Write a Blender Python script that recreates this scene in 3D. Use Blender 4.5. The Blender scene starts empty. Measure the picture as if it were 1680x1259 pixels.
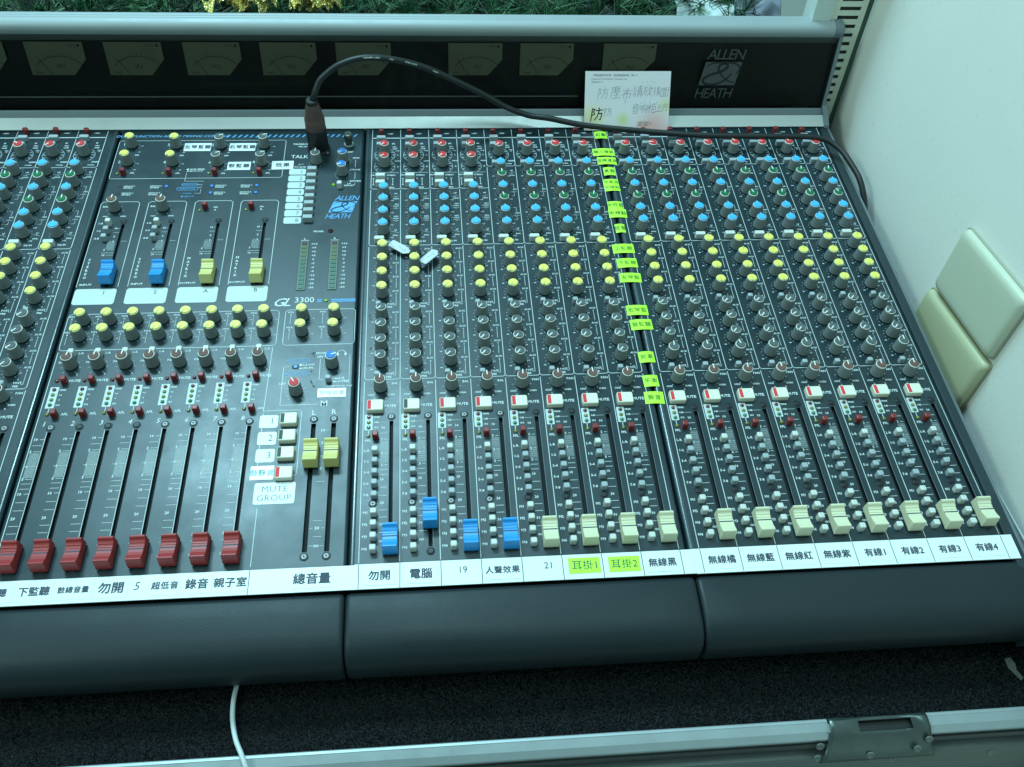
import bpy, math, random
import numpy as np
from mathutils import Matrix, Vector
random.seed(7); np.random.seed(7)
S = 0.001                                   # everything below is written in millimetres
scene = bpy.context.scene
col = scene.collection

# ------------------------------------------------------------------ camera
cam_d = bpy.data.cameras.new('camera'); cam_d.sensor_width = 36; cam_d.lens = 31.18
cam_d.clip_start = 0.01; cam_d.clip_end = 60
cam = bpy.data.objects.new('camera', cam_d); col.objects.link(cam)
RW = ((0.99601583, -0.07407176, 0.04965729), (-0.02899654, -0.7955895, -0.60514175), (0.08433073, 0.60129088, -0.79456756))
cam.matrix_world = Matrix((
    (RW[0][0], -RW[1][0], -RW[2][0], 0.0611251),
    (RW[0][1], -RW[1][1], -RW[2][1], -0.7912492),
    (RW[0][2], -RW[1][2], -RW[2][2], 0.6033644),
    (0, 0, 0, 1)))
scene.camera = cam

# ------------------------------------------------------------------ room light
w = bpy.data.worlds.new('World'); scene.world = w; w.use_nodes = True
bg = w.node_tree.nodes['Background']; bg.inputs[0].default_value = (0.47, 0.87, 0.84, 1); bg.inputs[1].default_value = 0.36

def area(name, loc, target, sx, sy, power, color):
    d = bpy.data.lights.new(name, 'AREA'); d.shape = 'RECTANGLE'; d.size = sx; d.size_y = sy
    d.energy = power; d.color = color
    o = bpy.data.objects.new(name, d); col.objects.link(o)
    o.location = loc
    o.rotation_euler = (Vector(target) - Vector(loc)).to_track_quat('-Z', 'Y').to_euler()
    return o
area('ceiling_light', (-0.46, 0.90, 1.95), (-0.05, -0.4, 0), 0.9, 0.30, 52, (0.45, 0.86, 1.0))
area('ceiling_light', (-1.9, -0.6, 2.0), (0.1, -0.2, 0), 1.2, 0.6, 26, (0.64, 1.0, 0.94))
area('ceiling_light', (0.15, 0.05, 2.3), (0.1, -0.05, 0), 1.2, 0.30, 15, (0.54, 0.95, 0.98))
scene.view_settings.view_transform = 'Standard'; scene.view_settings.look = 'None'
scene.view_settings.exposure = 0.0; scene.view_settings.gamma = 1.0

# ------------------------------------------------------------------ materials
MATS = {}
def mat(name, color, rough=0.5, metal=0.0, bump=None, var=None, spec=0.5, coat=0.0, trans=None):
    if name in MATS: return MATS[name]
    m = bpy.data.materials.new(name); m.use_nodes = True; nt = m.node_tree; N = nt.nodes; L = nt.links
    b = N['Principled BSDF']
    b.inputs['Base Color'].default_value = (*color, 1); b.inputs['Roughness'].default_value = rough
    b.inputs['Metallic'].default_value = metal; b.inputs['Specular IOR Level'].default_value = spec
    b.inputs['Coat Weight'].default_value = coat
    tc = N.new('ShaderNodeTexCoord')
    if bump:
        sc, st = bump[0], bump[1]
        n = N.new('ShaderNodeTexNoise'); n.inputs['Scale'].default_value = sc; n.inputs['Detail'].default_value = 3
        bp = N.new('ShaderNodeBump'); bp.inputs['Strength'].default_value = st; bp.inputs['Distance'].default_value = bump[2] if len(bump) > 2 else 0.0003
        L.new(tc.outputs['Object'], n.inputs['Vector']); L.new(n.outputs['Fac'], bp.inputs['Height']); L.new(bp.outputs['Normal'], b.inputs['Normal'])
    if var:
        sc, amt = var[0], var[1]
        n = N.new('ShaderNodeTexNoise'); n.inputs['Scale'].default_value = sc; n.inputs['Detail'].default_value = 6; n.inputs['Roughness'].default_value = 0.65
        L.new(tc.outputs['Object'], n.inputs['Vector'])
        mx = N.new('ShaderNodeMix'); mx.data_type = 'RGBA'
        mx.inputs[6].default_value = (*[c * (1 - amt) for c in color], 1); mx.inputs[7].default_value = (*[min(1, c * (1 + amt)) for c in color], 1)
        L.new(n.outputs['Fac'], mx.inputs[0]); L.new(mx.outputs[2], b.inputs['Base Color'])
        mr = N.new('ShaderNodeMapRange'); mr.inputs[1].default_value = 0.3; mr.inputs[2].default_value = 0.7
        mr.inputs[3].default_value = max(0.02, rough - 0.07); mr.inputs[4].default_value = min(1, rough + 0.07)
        L.new(n.outputs['Fac'], mr.inputs[0]); L.new(mr.outputs[0], b.inputs['Roughness'])
    MATS[name] = m
    return m

M_PANEL = mat('panel_paint', (0.010, 0.026, 0.034), 0.35, bump=(1800, 0.12), var=(14, 0.22), spec=0.52)
M_PRINT = mat('printed_white', (0.60, 0.66, 0.66), 0.5)
M_BLUEP = mat('printed_blue', (0.09, 0.36, 0.72), 0.5)
M_PLATE = mat('printed_plate', (0.52, 0.58, 0.58), 0.45)
M_INK = mat('black_ink', (0.03, 0.04, 0.07), 0.6)
M_GREYINK = mat('grey_ink', (0.10, 0.13, 0.14), 0.9, spec=0.1)
M_KNOB = mat('knob_plastic', (0.200, 0.222, 0.222), 0.5, bump=(900, 0.15), spec=0.3)
M_RING = mat('knob_ring', (0.74, 0.72, 0.68), 0.45)
M_POINT = mat('pointer_white', (0.80, 0.80, 0.78), 0.45)
CAPS = {'red': mat('cap_red', (0.62, 0.045, 0.045), 0.5, spec=0.22), 'blue': mat('cap_blue', (0.05, 0.42, 0.92), 0.42),
        'deepblue': mat('cap_deep_blue', (0.03, 0.19, 0.55), 0.5, spec=0.25),
        'green': mat('cap_green', (0.015, 0.14, 0.055), 0.55, spec=0.2), 'yellow': mat('cap_yellow', (0.88, 0.76, 0.14), 0.45),
        'grey': mat('cap_grey', (0.10, 0.115, 0.12), 0.55, spec=0.22), 'brown': mat('cap_brown', (0.16, 0.085, 0.07), 0.6, spec=0.2)}
PTR = {'red': M_POINT, 'blue': mat('pointer_pale_blue', (0.25, 0.52, 0.85), 0.4), 'deepblue': M_POINT, 'green': M_POINT,
       'yellow': mat('pointer_olive', (0.46, 0.46, 0.22), 0.5), 'grey': M_POINT, 'brown': M_POINT}
RING = {c: M_RING for c in CAPS}
RING['yellow'] = mat('ring_pale_yellow', (0.72, 0.72, 0.36), 0.45)
RING['blue'] = mat('ring_pale_blue', (0.36, 0.52, 0.62), 0.45)
M_WHITE = mat('button_white', (0.62, 0.62, 0.58), 0.4, spec=0.4)
M_LGREY = mat('button_light_grey', (0.36, 0.40, 0.42), 0.4, spec=0.4)
M_REDB = mat('button_red', (0.23, 0.022, 0.022), 0.38)
M_CREAM = mat('button_cream', (0.78, 0.74, 0.60), 0.4)
M_FCREAM = mat('fader_cream', (0.70, 0.66, 0.46), 0.42)
M_FBLUE = mat('fader_blue', (0.025, 0.29, 0.72), 0.36)
M_FRED = mat('fader_red', (0.34, 0.030, 0.030), 0.42)
M_FYEL = mat('fader_yellow', (0.68, 0.60, 0.22), 0.42)
M_BLACK = mat('black_plastic', (0.006, 0.007, 0.008), 0.5)
M_FLOORSLOT = mat('slot_dust', (0.016, 0.021, 0.024), 0.7, bump=(900, 0.6), spec=0.2)
M_WINRED = mat('window_red', (0.75, 0.055, 0.07), 0.5, spec=0.15)
M_WINOFF = mat('window_grey', (0.06, 0.075, 0.065), 0.5, spec=0.2)
M_STEEL = mat('screw_steel', (0.30, 0.31, 0.32), 0.5, metal=0.7)
M_DARKST = mat('screw_black', (0.035, 0.04, 0.045), 0.35, metal=0.6)
M_ALU = mat('brushed_aluminium', (0.31, 0.34, 0.35), 0.5, metal=0.1, var=(30, 0.06))
M_ALUD = mat('grey_trim_paint', (0.16, 0.19, 0.21), 0.5, var=(20, 0.1))
M_STRIPA = mat('pale_metal_strip', (0.56, 0.57, 0.57), 0.35, metal=0.2, var=(12, 0.04))
M_PAPER = mat('white_paper', (0.72, 0.76, 0.76), 0.55, var=(22, 0.03))
M_TAPE = mat('clear_taped_label', (0.80, 0.83, 0.83), 0.3, var=(40, 0.03))
M_LIME = mat('fluorescent_paper', (0.52, 1.0, 0.05), 0.55)
M_PAD = mat('armrest_vinyl', (0.013, 0.021, 0.025), 0.46, bump=(700, 0.25), var=(9, 0.10), spec=0.27)
M_LED = {'red': mat('led_red', (0.15, 0.008, 0.015), 0.15, spec=0.8), 'yellow': mat('led_yellow', (0.20, 0.20, 0.035), 0.15, spec=0.8),
         'green': mat('led_green', (0.03, 0.16, 0.07), 0.15, spec=0.8), 'lime': mat('led_lime', (0.25, 0.55, 0.03), 0.15, spec=0.8)}

# ------------------------------------------------------------------ mesh building
class MB:
    def __init__(s): s.v = []; s.f = []; s.m = []; s.mats = []; s.sm = []
    def mi(s, m):
        if m not in s.mats: s.mats.append(m)
        return s.mats.index(m)
    def add(s, vs, fs, m, smooth=False):
        n = len(s.v); s.v.extend(vs); k = s.mi(m)
        for f in fs: s.f.append([i + n for i in f]); s.m.append(k); s.sm.append(smooth)
        return s
    def box(s, x0, x1, y0, y1, z0, z1, m, c=0.0):
        if c <= 0:
            vs = [(x0, y0, z0), (x1, y0, z0), (x1, y1, z0), (x0, y1, z0), (x0, y0, z1), (x1, y0, z1), (x1, y1, z1), (x0, y1, z1)]
            return s.add(vs, [(0, 3, 2, 1), (4, 5, 6, 7), (0, 1, 5, 4), (1, 2, 6, 5), (2, 3, 7, 6), (3, 0, 4, 7)], m)
        def ring(i, z, t):
            return [(x0 + i + t, y0 + i, z), (x1 - i - t, y0 + i, z), (x1 - i, y0 + i + t, z), (x1 - i, y1 - i - t, z),
                    (x1 - i - t, y1 - i, z), (x0 + i + t, y1 - i, z), (x0 + i, y1 - i - t, z), (x0 + i, y0 + i + t, z)]
        rs = [ring(0, z0, c), ring(0, z1 - c, c), ring(c * 0.35, z1 - c * 0.3, c), ring(c, z1, c * 0.7)]
        vs = [p for r in rs for p in r]; fs = []
        for k in range(3):
            for j in range(8): fs.append((k * 8 + j, k * 8 + (j + 1) % 8, k * 8 + 8 + (j + 1) % 8, k * 8 + 8 + j))
        fs.append(tuple(range(24, 32)))
        return s.add(vs, fs, m)
    def rect(s, x0, x1, y0, y1, z, m): return s.add([(x0, y0, z), (x1, y0, z), (x1, y1, z), (x0, y1, z)], [(0, 1, 2, 3)], m)
    def rrect(s, x0, x1, y0, y1, z, r, m, t=0.0):
        pts = []
        for cx, cy, a in ((x1 - r, y1 - r, 0), (x0 + r, y1 - r, 90), (x0 + r, y0 + r, 180), (x1 - r, y0 + r, 270)):
            for k in range(5):
                A = math.radians(a + 22.5 * k); pts.append((cx + r * math.cos(A), cy + r * math.sin(A)))
        n = len(pts); vs = [(x, y, z + t) for x, y in pts]; fs = [tuple(range(n))]
        if t > 0:
            vs += [(x, y, z) for x, y in pts]
            fs += [(i + n, (i + 1) % n + n, (i + 1) % n, i) for i in range(n)]
        return s.add(vs, fs, m)
    def line(s, pts, wd, z, m, closed=False):
        P = [Vector(p) for p in pts]; n = len(P)
        for i in range(n if closed else n - 1):
            a, b = P[i], P[(i + 1) % n]; d = (b - a)
            if d.length < 1e-6: continue
            d.normalize(); nn = Vector((-d.y, d.x)) * wd / 2; e = d * wd * 0.25
            q = [a - e + nn, a - e - nn, b + e - nn, b + e + nn]
            s.add([(p.x, p.y, z) for p in q], [(0, 1, 2, 3)], m)
        return s
    def rbox_line(s, x0, x1, y0, y1, r, wd, z, m):
        pts = []
        for cx, cy, a in ((x1 - r, y1 - r, 0), (x0 + r, y1 - r, 90), (x0 + r, y0 + r, 180), (x1 - r, y0 + r, 270)):
            for k in range(5):
                A = math.radians(a + 22.5 * k); pts.append((cx + r * math.cos(A), cy + r * math.sin(A)))
        return s.line(pts, wd, z, m, True)
    def lathe(s, prof, n, cx, cy, m, z0=0.0, ribs=0.0, cap=True, smooth=True, axis=None):
        vs = []; fs = []
        for r, z in prof:
            for i in range(n):
                rr = r * (1 + (ribs if i % 2 else 0)); A = 2 * math.pi * i / n
                vs.append((cx + rr * math.cos(A), cy + rr * math.sin(A), z0 + z))
        for k in range(len(prof) - 1):
            for i in range(n): fs.append((k * n + i, k * n + (i + 1) % n, (k + 1) * n + (i + 1) % n, (k + 1) * n + i))
        if axis is not None: vs = [tuple(axis @ Vector(v)) for v in vs]
        s.add(vs, fs, m, smooth)
        if cap:
            n0 = len(s.v) - n
            s.f.append(list(range(n0, n0 + n))); s.m.append(s.mi(m)); s.sm.append(False)
        return s
    def prismx(s, prof, x0, x1, m, taper=0.0, smooth=False):
        """closed outline of (y, z) swept from x0 to x1, with end faces"""
        n = len(prof); vs = [(x0, y, z) for y, z in prof] + [(x1, y, z) for y, z in prof]
        fs = [(i, i + n, (i + 1) % n + n, (i + 1) % n) for i in range(n)]
        s.add(vs, fs, m, smooth); s.add([vs[i] for i in range(n)], [tuple(range(n))], m); s.add([vs[i + n] for i in range(n)], [tuple(range(n - 1, -1, -1))], m)
        return s
    def tube(s, pts, r, m, n=10, caps=True):
        P = [Vector(p) for p in pts]; vs = []; fs = []
        up = Vector((0, 0, 1)); prev = None
        for i, p in enumerate(P):
            d = (P[min(i + 1, len(P) - 1)] - P[max(i - 1, 0)]).normalized()
            if prev is None:
                a = d.cross(up if abs(d.z) < 0.9 else Vector((1, 0, 0))).normalized()
            else: a = (prev - d * prev.dot(d)).normalized()
            prev = a; b = d.cross(a)
            rr = r[i] if isinstance(r, (list, tuple)) else r
            for k in range(n):
                A = 2 * math.pi * k / n; vs.append(tuple(p + (a * math.cos(A) + b * math.sin(A)) * rr))
        for i in range(len(P) - 1):
            for k in range(n): fs.append((i * n + k, i * n + (k + 1) % n, (i + 1) * n + (k + 1) % n, (i + 1) * n + k))
        s.add(vs, fs, m, True)
        if caps: s.add(vs[:n], [tuple(range(n))], m); s.add(vs[-n:], [tuple(range(n))], m)
        return s
    def mesh(s, name):
        me = bpy.data.meshes.new(name)
        me.from_pydata([(a * S, b * S, c * S) for a, b, c in s.v], [], s.f)
        for m in s.mats: me.materials.append(m)
        me.polygons.foreach_set('material_index', s.m); me.polygons.foreach_set('use_smooth', s.sm)
        me.update(); return me

def catmull(P, n=8):
    P = [Vector(p) for p in P]; Q = [P[0] * 2 - P[1]] + P + [P[-1] * 2 - P[-2]]; out = []
    for i in range(1, len(Q) - 2):
        a, b, c, d = Q[i - 1], Q[i], Q[i + 1], Q[i + 2]
        for k in range(n):
            t = k / n
            out.append(0.5 * ((2 * b) + (c - a) * t + (2 * a - 5 * b + 4 * c - d) * t * t + (3 * b - a - 3 * c + d) * t ** 3))
    out.append(P[-1]); return out

def link(name, data, parent=None, loc=(0, 0, 0), rz=0.0):
    """loc in millimetres, in the parent's frame"""
    o = bpy.data.objects.new(name, data); col.objects.link(o)
    o.location = (loc[0] * S, loc[1] * S, loc[2] * S)
    if rz: o.rotation_euler = (0, 0, rz)
    if parent is not None: o.parent = parent
    return o
def tag(o, label=None, cat=None, group=None, kind=None):
    if label: o['label'] = label
    if cat: o['category'] = cat
    if group: o['group'] = group
    if kind: o['kind'] = kind
    return o

# text -------------------------------------------------------------
_tc = {}
_fc = bpy.data.curves.new('lettering', 'FONT'); _fo = bpy.data.objects.new('lettering', _fc)
def glyphs(txt, res, off, sp):
    k = (txt, res, off, sp)
    if k not in _tc:
        _fc.body = txt; _fc.resolution_u = res; _fc.offset = off; _fc.space_character = sp
        me = _fo.to_mesh()
        _tc[k] = ([(v.co.x, v.co.y) for v in me.vertices], [tuple(p.vertices) for p in me.polygons]); _fo.to_mesh_clear()
    return _tc[k]
def text(mb, txt, x, y, h, m, z=0.12, align='c', res=1, off=0.0, shear=0.0, sx=1.0, sp=1.0, rot=0.0, frame=None):
    cjk = any(ord(c) > 0x2fff for c in txt)
    if cjk and off > 0:
        d = off * h * 1.1
        for i, (a, b) in enumerate(((0, 0), (d, 0), (-d, 0), (0, d), (0, -d))): text(mb, txt, x + a, y + b, h, m, z + .012 * i, align, res, 0.0, shear, sx, sp, rot, frame)
        return
    if cjk: off = 0.0
    """h: height of a capital in mm; x, y: centre (or left end) of the line"""
    vs, fs = glyphs(txt, res, off, sp)
    if not vs: return
    k = h / 0.69; xs = [v[0] for v in vs]; x0, x1 = min(xs), max(xs); cx = (x0 + x1) / 2 if align == 'c' else x0
    c, s_ = math.cos(rot), math.sin(rot); out = []
    for a, b in vs:
        px = (a - cx + shear * (b - 0.34)) * k * sx; py = (b - 0.345) * k
        out.append((x + px * c - py * s_, y + px * s_ + py * c, z))
    if frame: out = [frame(*p) for p in out]
    mb.add(out, fs, m)

# ================================================================== THE CONSOLE
RL = (60, -250, -40)
console = link('mixing_console', None, None, RL)
tag(console, 'large grey audio mixing desk with rows of coloured knobs, faders and padded armrest', 'mixing desk')
def part(name, data, x=0, y=0, z=0, rz=0.0, label=None, kind=None):
    o = link(name, data, console, (x - RL[0], y - RL[1], z - RL[2]), rz)
    tag(o, label, kind=kind); return o

# ---- shared meshes
def knob_mesh():
    b = MB(); b.lathe([(5.0, 0.9), (5.7, 1.2), (5.55, 2.2), (4.75, 12.2), (4.5, 12.7)], 44, 0, 0, M_KNOB, ribs=0.022, smooth=False)
    b.lathe([(4.0, 0), (4.0, 1.0)], 16, 0, 0, M_BLACK, cap=False)
    return b.mesh('knob')
KNOB = knob_mesh()
def cap_mesh(c):
    b = MB(); b.lathe([(4.65, 12.2), (4.65, 12.85), (4.45, 13.1)], 28, 0, 0, RING[c])
    b.lathe([(3.98, 13.0), (3.95, 13.75), (3.7, 13.95)], 28, 0, 0, CAPS[c])
    if c in ('blue', 'yellow'): b.box(-0.42, 0.42, 0.6, 4.9, 13.1, 14.15, PTR[c])
    else: b.box(-0.45, 0.45, 0.3, 4.9, 13.0, 14.2, PTR[c])
    return b.mesh('knob_cap')
CAPM = {c: cap_mesh(c) for c in CAPS}
def knob(kind, x, y, c, ang=0.0):
    rz = -math.radians(ang + random.uniform(-4, 4))
    o = part(kind, KNOB, x, y, 0, rz)
    link('cap', CAPM[c], o)
    return o
def btn(w_, d_, h_, m, c=0.7): return MB().box(-w_ / 2, w_ / 2, -d_ / 2, d_ / 2, -1.5, h_, m, c).mesh('button')
B_WH = btn(4.9, 4.7, 7, M_WHITE); B_GR = btn(4.9, 4.7, 6.6, M_LGREY); B_RD = btn(4.9, 4.7, 7, M_REDB)
B_WIDE = btn(9.4, 4.6, 6, M_LGREY); B_WIDEW = btn(9.6, 4.8, 6.6, M_WHITE); B_PRE = btn(4.7, 4.1, 6, M_LGREY)
B_WELL = MB().rrect(-3.2, 3.2, -3.1, 3.1, 0.05, 0.8, M_BLACK, 0.08).mesh('button_well')
B_MUTE = MB().box(-6.75, 6.75, -5.4, 5.4, -1, 5, M_CREAM, 0.8).mesh('mute_button')
W_RED = MB().box(-6.1, -3.2, -4.4, 4.4, 4.7, 5.12, M_WINRED).mesh('window'); W_OFF = MB().box(-6.1, -3.2, -4.4, 4.4, 4.7, 5.12, M_WINOFF).mesh('window')
def button(kind, x, y, me, jit=0.0):
    return part(kind, me, x, y, random.uniform(-jit, 0))
def mute(x, y, on=True, label=None):
    o = part('mute_button', B_MUTE, x, y, 0, label=label)
    link('window', W_RED if on else W_OFF, o); return o
def fader_mesh(m):
    b = MB()
    pr = [(10.6, 1.6), (10.9, 2.2), (10.5, 10.8), (9.9, 11.8), (8.7, 12.0), (7.9, 11.4), (7.2, 10.3), (6.2, 9.7), (4.9, 9.4), (4.5, 8.9), (3.7, 8.8), (3.4, 9.05), (2.5, 9.1), (2.2, 8.7), (1.5, 8.75), (1.2, 9.1), (0.45, 9.2), (0.35, 8.2),
          (-0.35, 8.2), (-0.45, 9.3), (-2.5, 9.5), (-5.0, 10.1), (-7.4, 11.3), (-8.6, 11.9), (-9.4, 12.0), (-9.9, 11.5), (-11.3, 3.0), (-11.2, 1.6)]
    n = len(pr); L_ = [(-5.45 + 0.03 * z, y, z) for y, z in pr]; R_ = [(5.45 - 0.03 * z, y, z) for y, z in pr]
    def ins(P, d): return [(x + d, y * 0.975, (z - 1.6) * 0.97 + 1.6) for x, y, z in P]
    L0 = ins(L_, -0.35); R0 = ins(R_, 0.35)
    vs = L0 + L_ + R_ + R0; fs = []
    for k in range(3):
        for i in range(n): fs.append((k * n + i, (k + 1) * n + i, (k + 1) * n + (i + 1) % n, k * n + (i + 1) % n))
    b.add(vs, fs, m); b.add(L0, [tuple(range(n))], m); b.add(R0, [tuple(range(n - 1, -1, -1))], m)
    b.box(-0.9, 0.9, -3, 3, -3, 2, M_BLACK)
    return b.mesh('fader_knob')
FAD = {k: fader_mesh(m) for k, m in (('cream', M_FCREAM), ('blue', M_FBLUE), ('red', M_FRED), ('yellow', M_FYEL))}
MARK = MB().box(-5.36, 5.36, -0.44, 0.44, 7.9, 9.36, M_INK).mesh('marker_line')
def fader(x, y, c):
    o = part('fader_knob', FAD[c], x, y, 0); link('marker_line', MARK, o); return o
def screw_mesh(m):
    b = MB(); b.lathe([(3.3, 0.05), (3.2, 0.3), (2.7, 0.35)], 20, 0, 0, M_BLACK)
    b.lathe([(2.35, 0.3), (2.3, 0.75), (1.7, 1.1)], 20, 0, 0, m)
    b.box(-1.25, 1.25, -0.35, 0.35, 1.0, 1.16, M_BLACK); b.box(-0.35, 0.35, -1.25, 1.25, 1.0, 1.15, M_BLACK)
    return b.mesh('screw')
SC_S, SC_D = screw_mesh(M_STEEL), screw_mesh(M_DARKST)
def screw(x, y, dark=False): return part('screw', SC_D if dark else SC_S, x, y, 0, random.uniform(0, 1.5))
LEDM = {}
for k in M_LED:
    LEDM[k] = MB().lathe([(1.62, 0.0), (1.6, 0.6), (1.35, 1.1), (0.8, 1.4), (0.3, 1.5)], 14, 0, 0, M_LED[k]).mesh('indicator_light')
def led(x, y, c): return part('indicator_light', LEDM[c], x, y, 0)

# ---- printed legends, one accumulator per panel
class Panel:
    def __init__(s, x0, x1, y0, y1, name): s.b = (x0, x1, y0, y1); s.holes = []; s.p = MB(); s.name = name
    def slot(s, x, y0, y1, w_=3.1):
        s.holes.append((x - w_ / 2, x + w_ / 2, y0, y1))
        b = MB(); d = -3.6
        b.rect(x - w_ / 2 - .3, x + w_ / 2 + .3, y0, y1, d, M_FLOORSLOT)
        for xa in (x - w_ / 2 - .3, x + w_ / 2 + .3): b.add([(xa, y0, d), (xa, y1, d), (xa, y1, -0.6), (xa, y0, -0.6)], [(0, 1, 2, 3)], M_BLACK)
        for ya in (y0, y1): b.add([(x - 2, ya, d), (x + 2, ya, d), (x + 2, ya, -0.6), (x - 2, ya, -0.6)], [(0, 1, 2, 3)], M_BLACK)
        part('fader_slot', b.mesh('fader_slot'))
    def build(s):
        x0, x1, y0, y1 = s.b; r = 2.6
        xs = sorted({x0 + r, x1 - r} | {h[0] for h in s.holes} | {h[1] for h in s.holes}); ys = sorted({y0, y1} | {h[2] for h in s.holes} | {h[3] for h in s.holes})
        b = MB()
        for i in range(len(xs) - 1):
            for j in range(len(ys) - 1):
                cx, cy = (xs[i] + xs[i + 1]) / 2, (ys[j] + ys[j + 1]) / 2
                if any(h[0] < cx < h[1] and h[2] < cy < h[3] for h in s.holes): continue
                b.rect(xs[i], xs[i + 1], ys[j], ys[j + 1], 0, M_PANEL)
        for hx0, hx1, hy0, hy1 in s.holes:
            for xa in (hx0, hx1): b.add([(xa, hy0, -0.9), (xa, hy1, -0.9), (xa, hy1, 0), (xa, hy0, 0)], [(0, 1, 2, 3)], M_BLACK)
        prof = [(math.sin(a) * r, -(1 - math.cos(a)) * r) for a in [math.radians(t) for t in range(0, 91, 15)]] + [(r, -9)]
        for sx_, xb in ((1, x1 - r), (-1, x0 + r)):
            vs = []; n = len(prof)
            for ya in (y0, y1): vs += [(xb + sx_ * px, ya, pz) for px, pz in prof]
            b.add(vs, [(i, i + 1, n + i + 1, n + i) for i in range(n - 1)], M_PANEL, True)
        part('control_panel', b.mesh('control_panel'))
        part('printed_legend', s.p.mesh('printed_legend'), kind='stuff')
PL = Panel(-520, -264.6, -517, 16.5, 'left'); PM = Panel(-262.6, -8.6, -517, 16.5, 'master')
PA = Panel(-7.4, 245.6, -517, 16.5, 'a'); PB = Panel(247.2, 499, -517, 16.5, 'b')

def sticker(x0, x1, y0, y1, txt, h, m=M_PAPER, ink=M_INK, z=0.25, rot=0.0, off=0.02, sp=1.05, sx=1.0, label=None, curl=0.0, rest=None, ty=0.0, tx=0.0):
    """a piece of paper stuck to the desk, its writing a printed sub-part"""
    cx, cy = (x0 + x1) / 2, (y0 + y1) / 2; b = MB(); c, s_ = math.cos(rot), math.sin(rot); n = 8
    def R(x, y, zz): return ((x - cx) * c - (y - cy) * s_, (x - cx) * s_ + (y - cy) * c, zz)
    vs = []; zz = lambda u: z + curl * (abs(u - 0.5) * 2) ** 2 + (rest if rest else 0) * math.sin(u * math.pi)
    for j, y in enumerate((y0, y1)):
        for i in range(n + 1): u = i / n; vs.append(R(x0 + (x1 - x0) * u, y, zz(u)))
    vs += [(a, b_, c_ - 0.15) for a, b_, c_ in vs]
    k = n + 1; fs = [(i, i + 1, k + i + 1, k + i) for i in range(n)] + [(2 * k + i, 2 * k + i + 1, i + 1, i) for i in range(n)] + [(3 * k + i + 1, 3 * k + i, k + i, k + i + 1) for i in range(n)]
    b.add(vs, fs, m); o = part('paper_label', b.mesh('paper_label'), cx, cy, 0, label=label)
    t = MB(); text(t, txt, tx, ty, h, ink, z=z + (rest if rest else 0) + max(0, curl) * 0.05 + 0.12, off=off, res=2, sp=sp, sx=sx, rot=rot)
    if t.v: link('lettering', t.mesh('lettering'), o)
    return o

KX = 13.6
def ticks(p, x, y, r0, r1, n=11, a0=-140, a1=140, wd=0.28):
    for i in range(n):
        A = math.radians(a0 + (a1 - a0) * i / (n - 1)); s_, c = math.sin(A), math.cos(A)
        p.line([(x + r0 * s_, y + r0 * c), (x + r1 * s_, y + r1 * c)], wd, 0.11, M_PRINT)
def arc(p, x, y, r, a0, a1, wd=0.3, m=M_PRINT):
    p.line([(x + r * math.sin(math.radians(a0 + (a1 - a0) * k / 8)), y + r * math.cos(math.radians(a0 + (a1 - a0) * k / 8))) for k in range(9)], wd, 0.11, m)
def T(p, s, x, y, h=1.7, **k): text(p, s, x, y, h * 1.13, M_PRINT, off=0.03 if h < 2.6 else 0.006, **k)

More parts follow.
